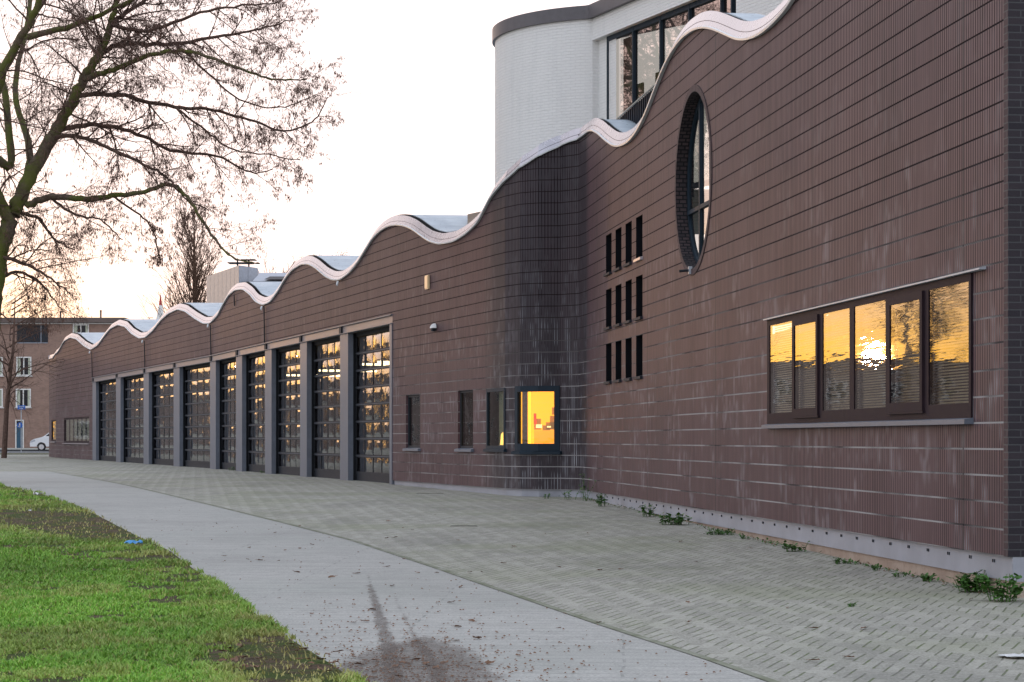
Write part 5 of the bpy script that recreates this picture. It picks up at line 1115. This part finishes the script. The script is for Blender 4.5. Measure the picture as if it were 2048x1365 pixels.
b = MB(); yw = 1.9
def vp(x, y, z): return (vx+x, YV+y, vz+z)
inset = lambda z: 0.0 if z < 1.1 else .14*(z-1.1)/.8
from mathutils.geometry import tessellate_polygon
tris = tessellate_polygon([[Vector((x, z, 0)) for x, z in poly]])
for tr in tris:
    b.face([vp(poly[i][0], inset(poly[i][1]), poly[i][1]) for i in tr]); b.face([vp(poly[i][0], yw-inset(poly[i][1]), poly[i][1]) for i in tr][::-1])
for (x0, z0_), (x1, z1_) in zip(poly, poly[1:]+poly[:1]): b.face([vp(x0, inset(z0_), z0_), vp(x1, inset(z1_), z1_), vp(x1, yw-inset(z1_), z1_), vp(x0, yw-inset(z0_), z0_)])
b.build('body', M['vanwhite'], van)
b = MB(); f = lambda pts, dy=-.006: b.face([vp(x, inset(z)+dy, z) for x, z in pts]); f([(1.25, 1.2), (2.0, 1.2), (2.0, 1.72), (1.9, 1.70)]); f([(2.08, 1.2), (3.1, 1.2), (3.1, 1.74), (2.08, 1.74)]); f([(3.2, 1.2), (4.6, 1.2), (4.6, 1.74), (3.2, 1.74)]); b.build('window', M['slit'], van)
b = MB(); b.face([vp(1.20, .15, 1.262), vp(1.20, yw-.15, 1.262), vp(1.90, yw-.25, 1.772), vp(1.90, .25, 1.772)]); b.build('windscreen', M['slit'], van)
b = MB(); b.face([vp(.03, -.006, .66), vp(.45, -.006, .80), vp(.38, -.006, .93), vp(.10, -.006, .82)]); b.build('headlight', M['zinc'], van)
for cx in (.92, 4.0):
    b = MB(); b.tube([vp(cx, .0, .33), vp(cx, .22, .33)], .33, 24); wh = b.build('wheel', M['tyre'], van); b = MB(); b.tube([vp(cx, -.012, .33), vp(cx, .01, .33)], .21, 16)
    for k in range(5): a = k*2*math.pi/5; b.box(vp(cx+.1*math.cos(a), -.02, .33+.1*math.sin(a)), (.05, .012, .05))
    b.build('rim', M['rim'], wh)
YS = 150.0; sx = PX(42.5, 900, YS).x; sg = empty('street_sign', (sx, YS, gz(YS))); tag(sg, 'blue two line street name sign on a thin grey pole', 'street sign')
b = MB(); b.tube([(sx, YS, gz(YS)), (sx, YS, PX(0, 812, YS).z)], .035, 8); b.build('pole', M['zinc'], sg)
M['signblue'] = paint('sign_blue', (.01, .12, .50), .4, .03); b = MB(); z1_, z0_ = PX(0, 811, YS).z, PX(0, 819.5, YS).z; xa, xb = PX(35.5, 0, YS).x, PX(51, 0, YS).x
b.box(((xa+xb)/2, YS-.05, (z0_+z1_)/2), (xb-xa, .03, z1_-z0_)); b.build('name_plate', M['signblue'], sg)
b = MB()
for r_, n in ((.68, 9), (.28, 6)):
    z = z0_+(z1_-z0_)*r_; rr = random.Random(n)
    for k in range(n): x = (xa+xb)/2+(k-(n-1)/2)*.043; b.box((x, YS-.068, z), (.020+.006*rr.random(), .004, .05+.02*rr.random()))
b.build('lettering', M['bwhite'], sg)
YS2 = 149.5; b = MB(); v = PX(40, 851, YS); b.tube([(v.x, YS-.07, v.z), (v.x, YS-.05, v.z)], .20, 20); b.build('round_plate', M['signblue'], sg); b = MB(); b.box((v.x, YS-.075, v.z), (.06, .008, .26), 0); b.box((v.x-.05, YS-.075, v.z-.07), (.14, .008, .05)); b.build('arrow', M['bwhite'], sg)
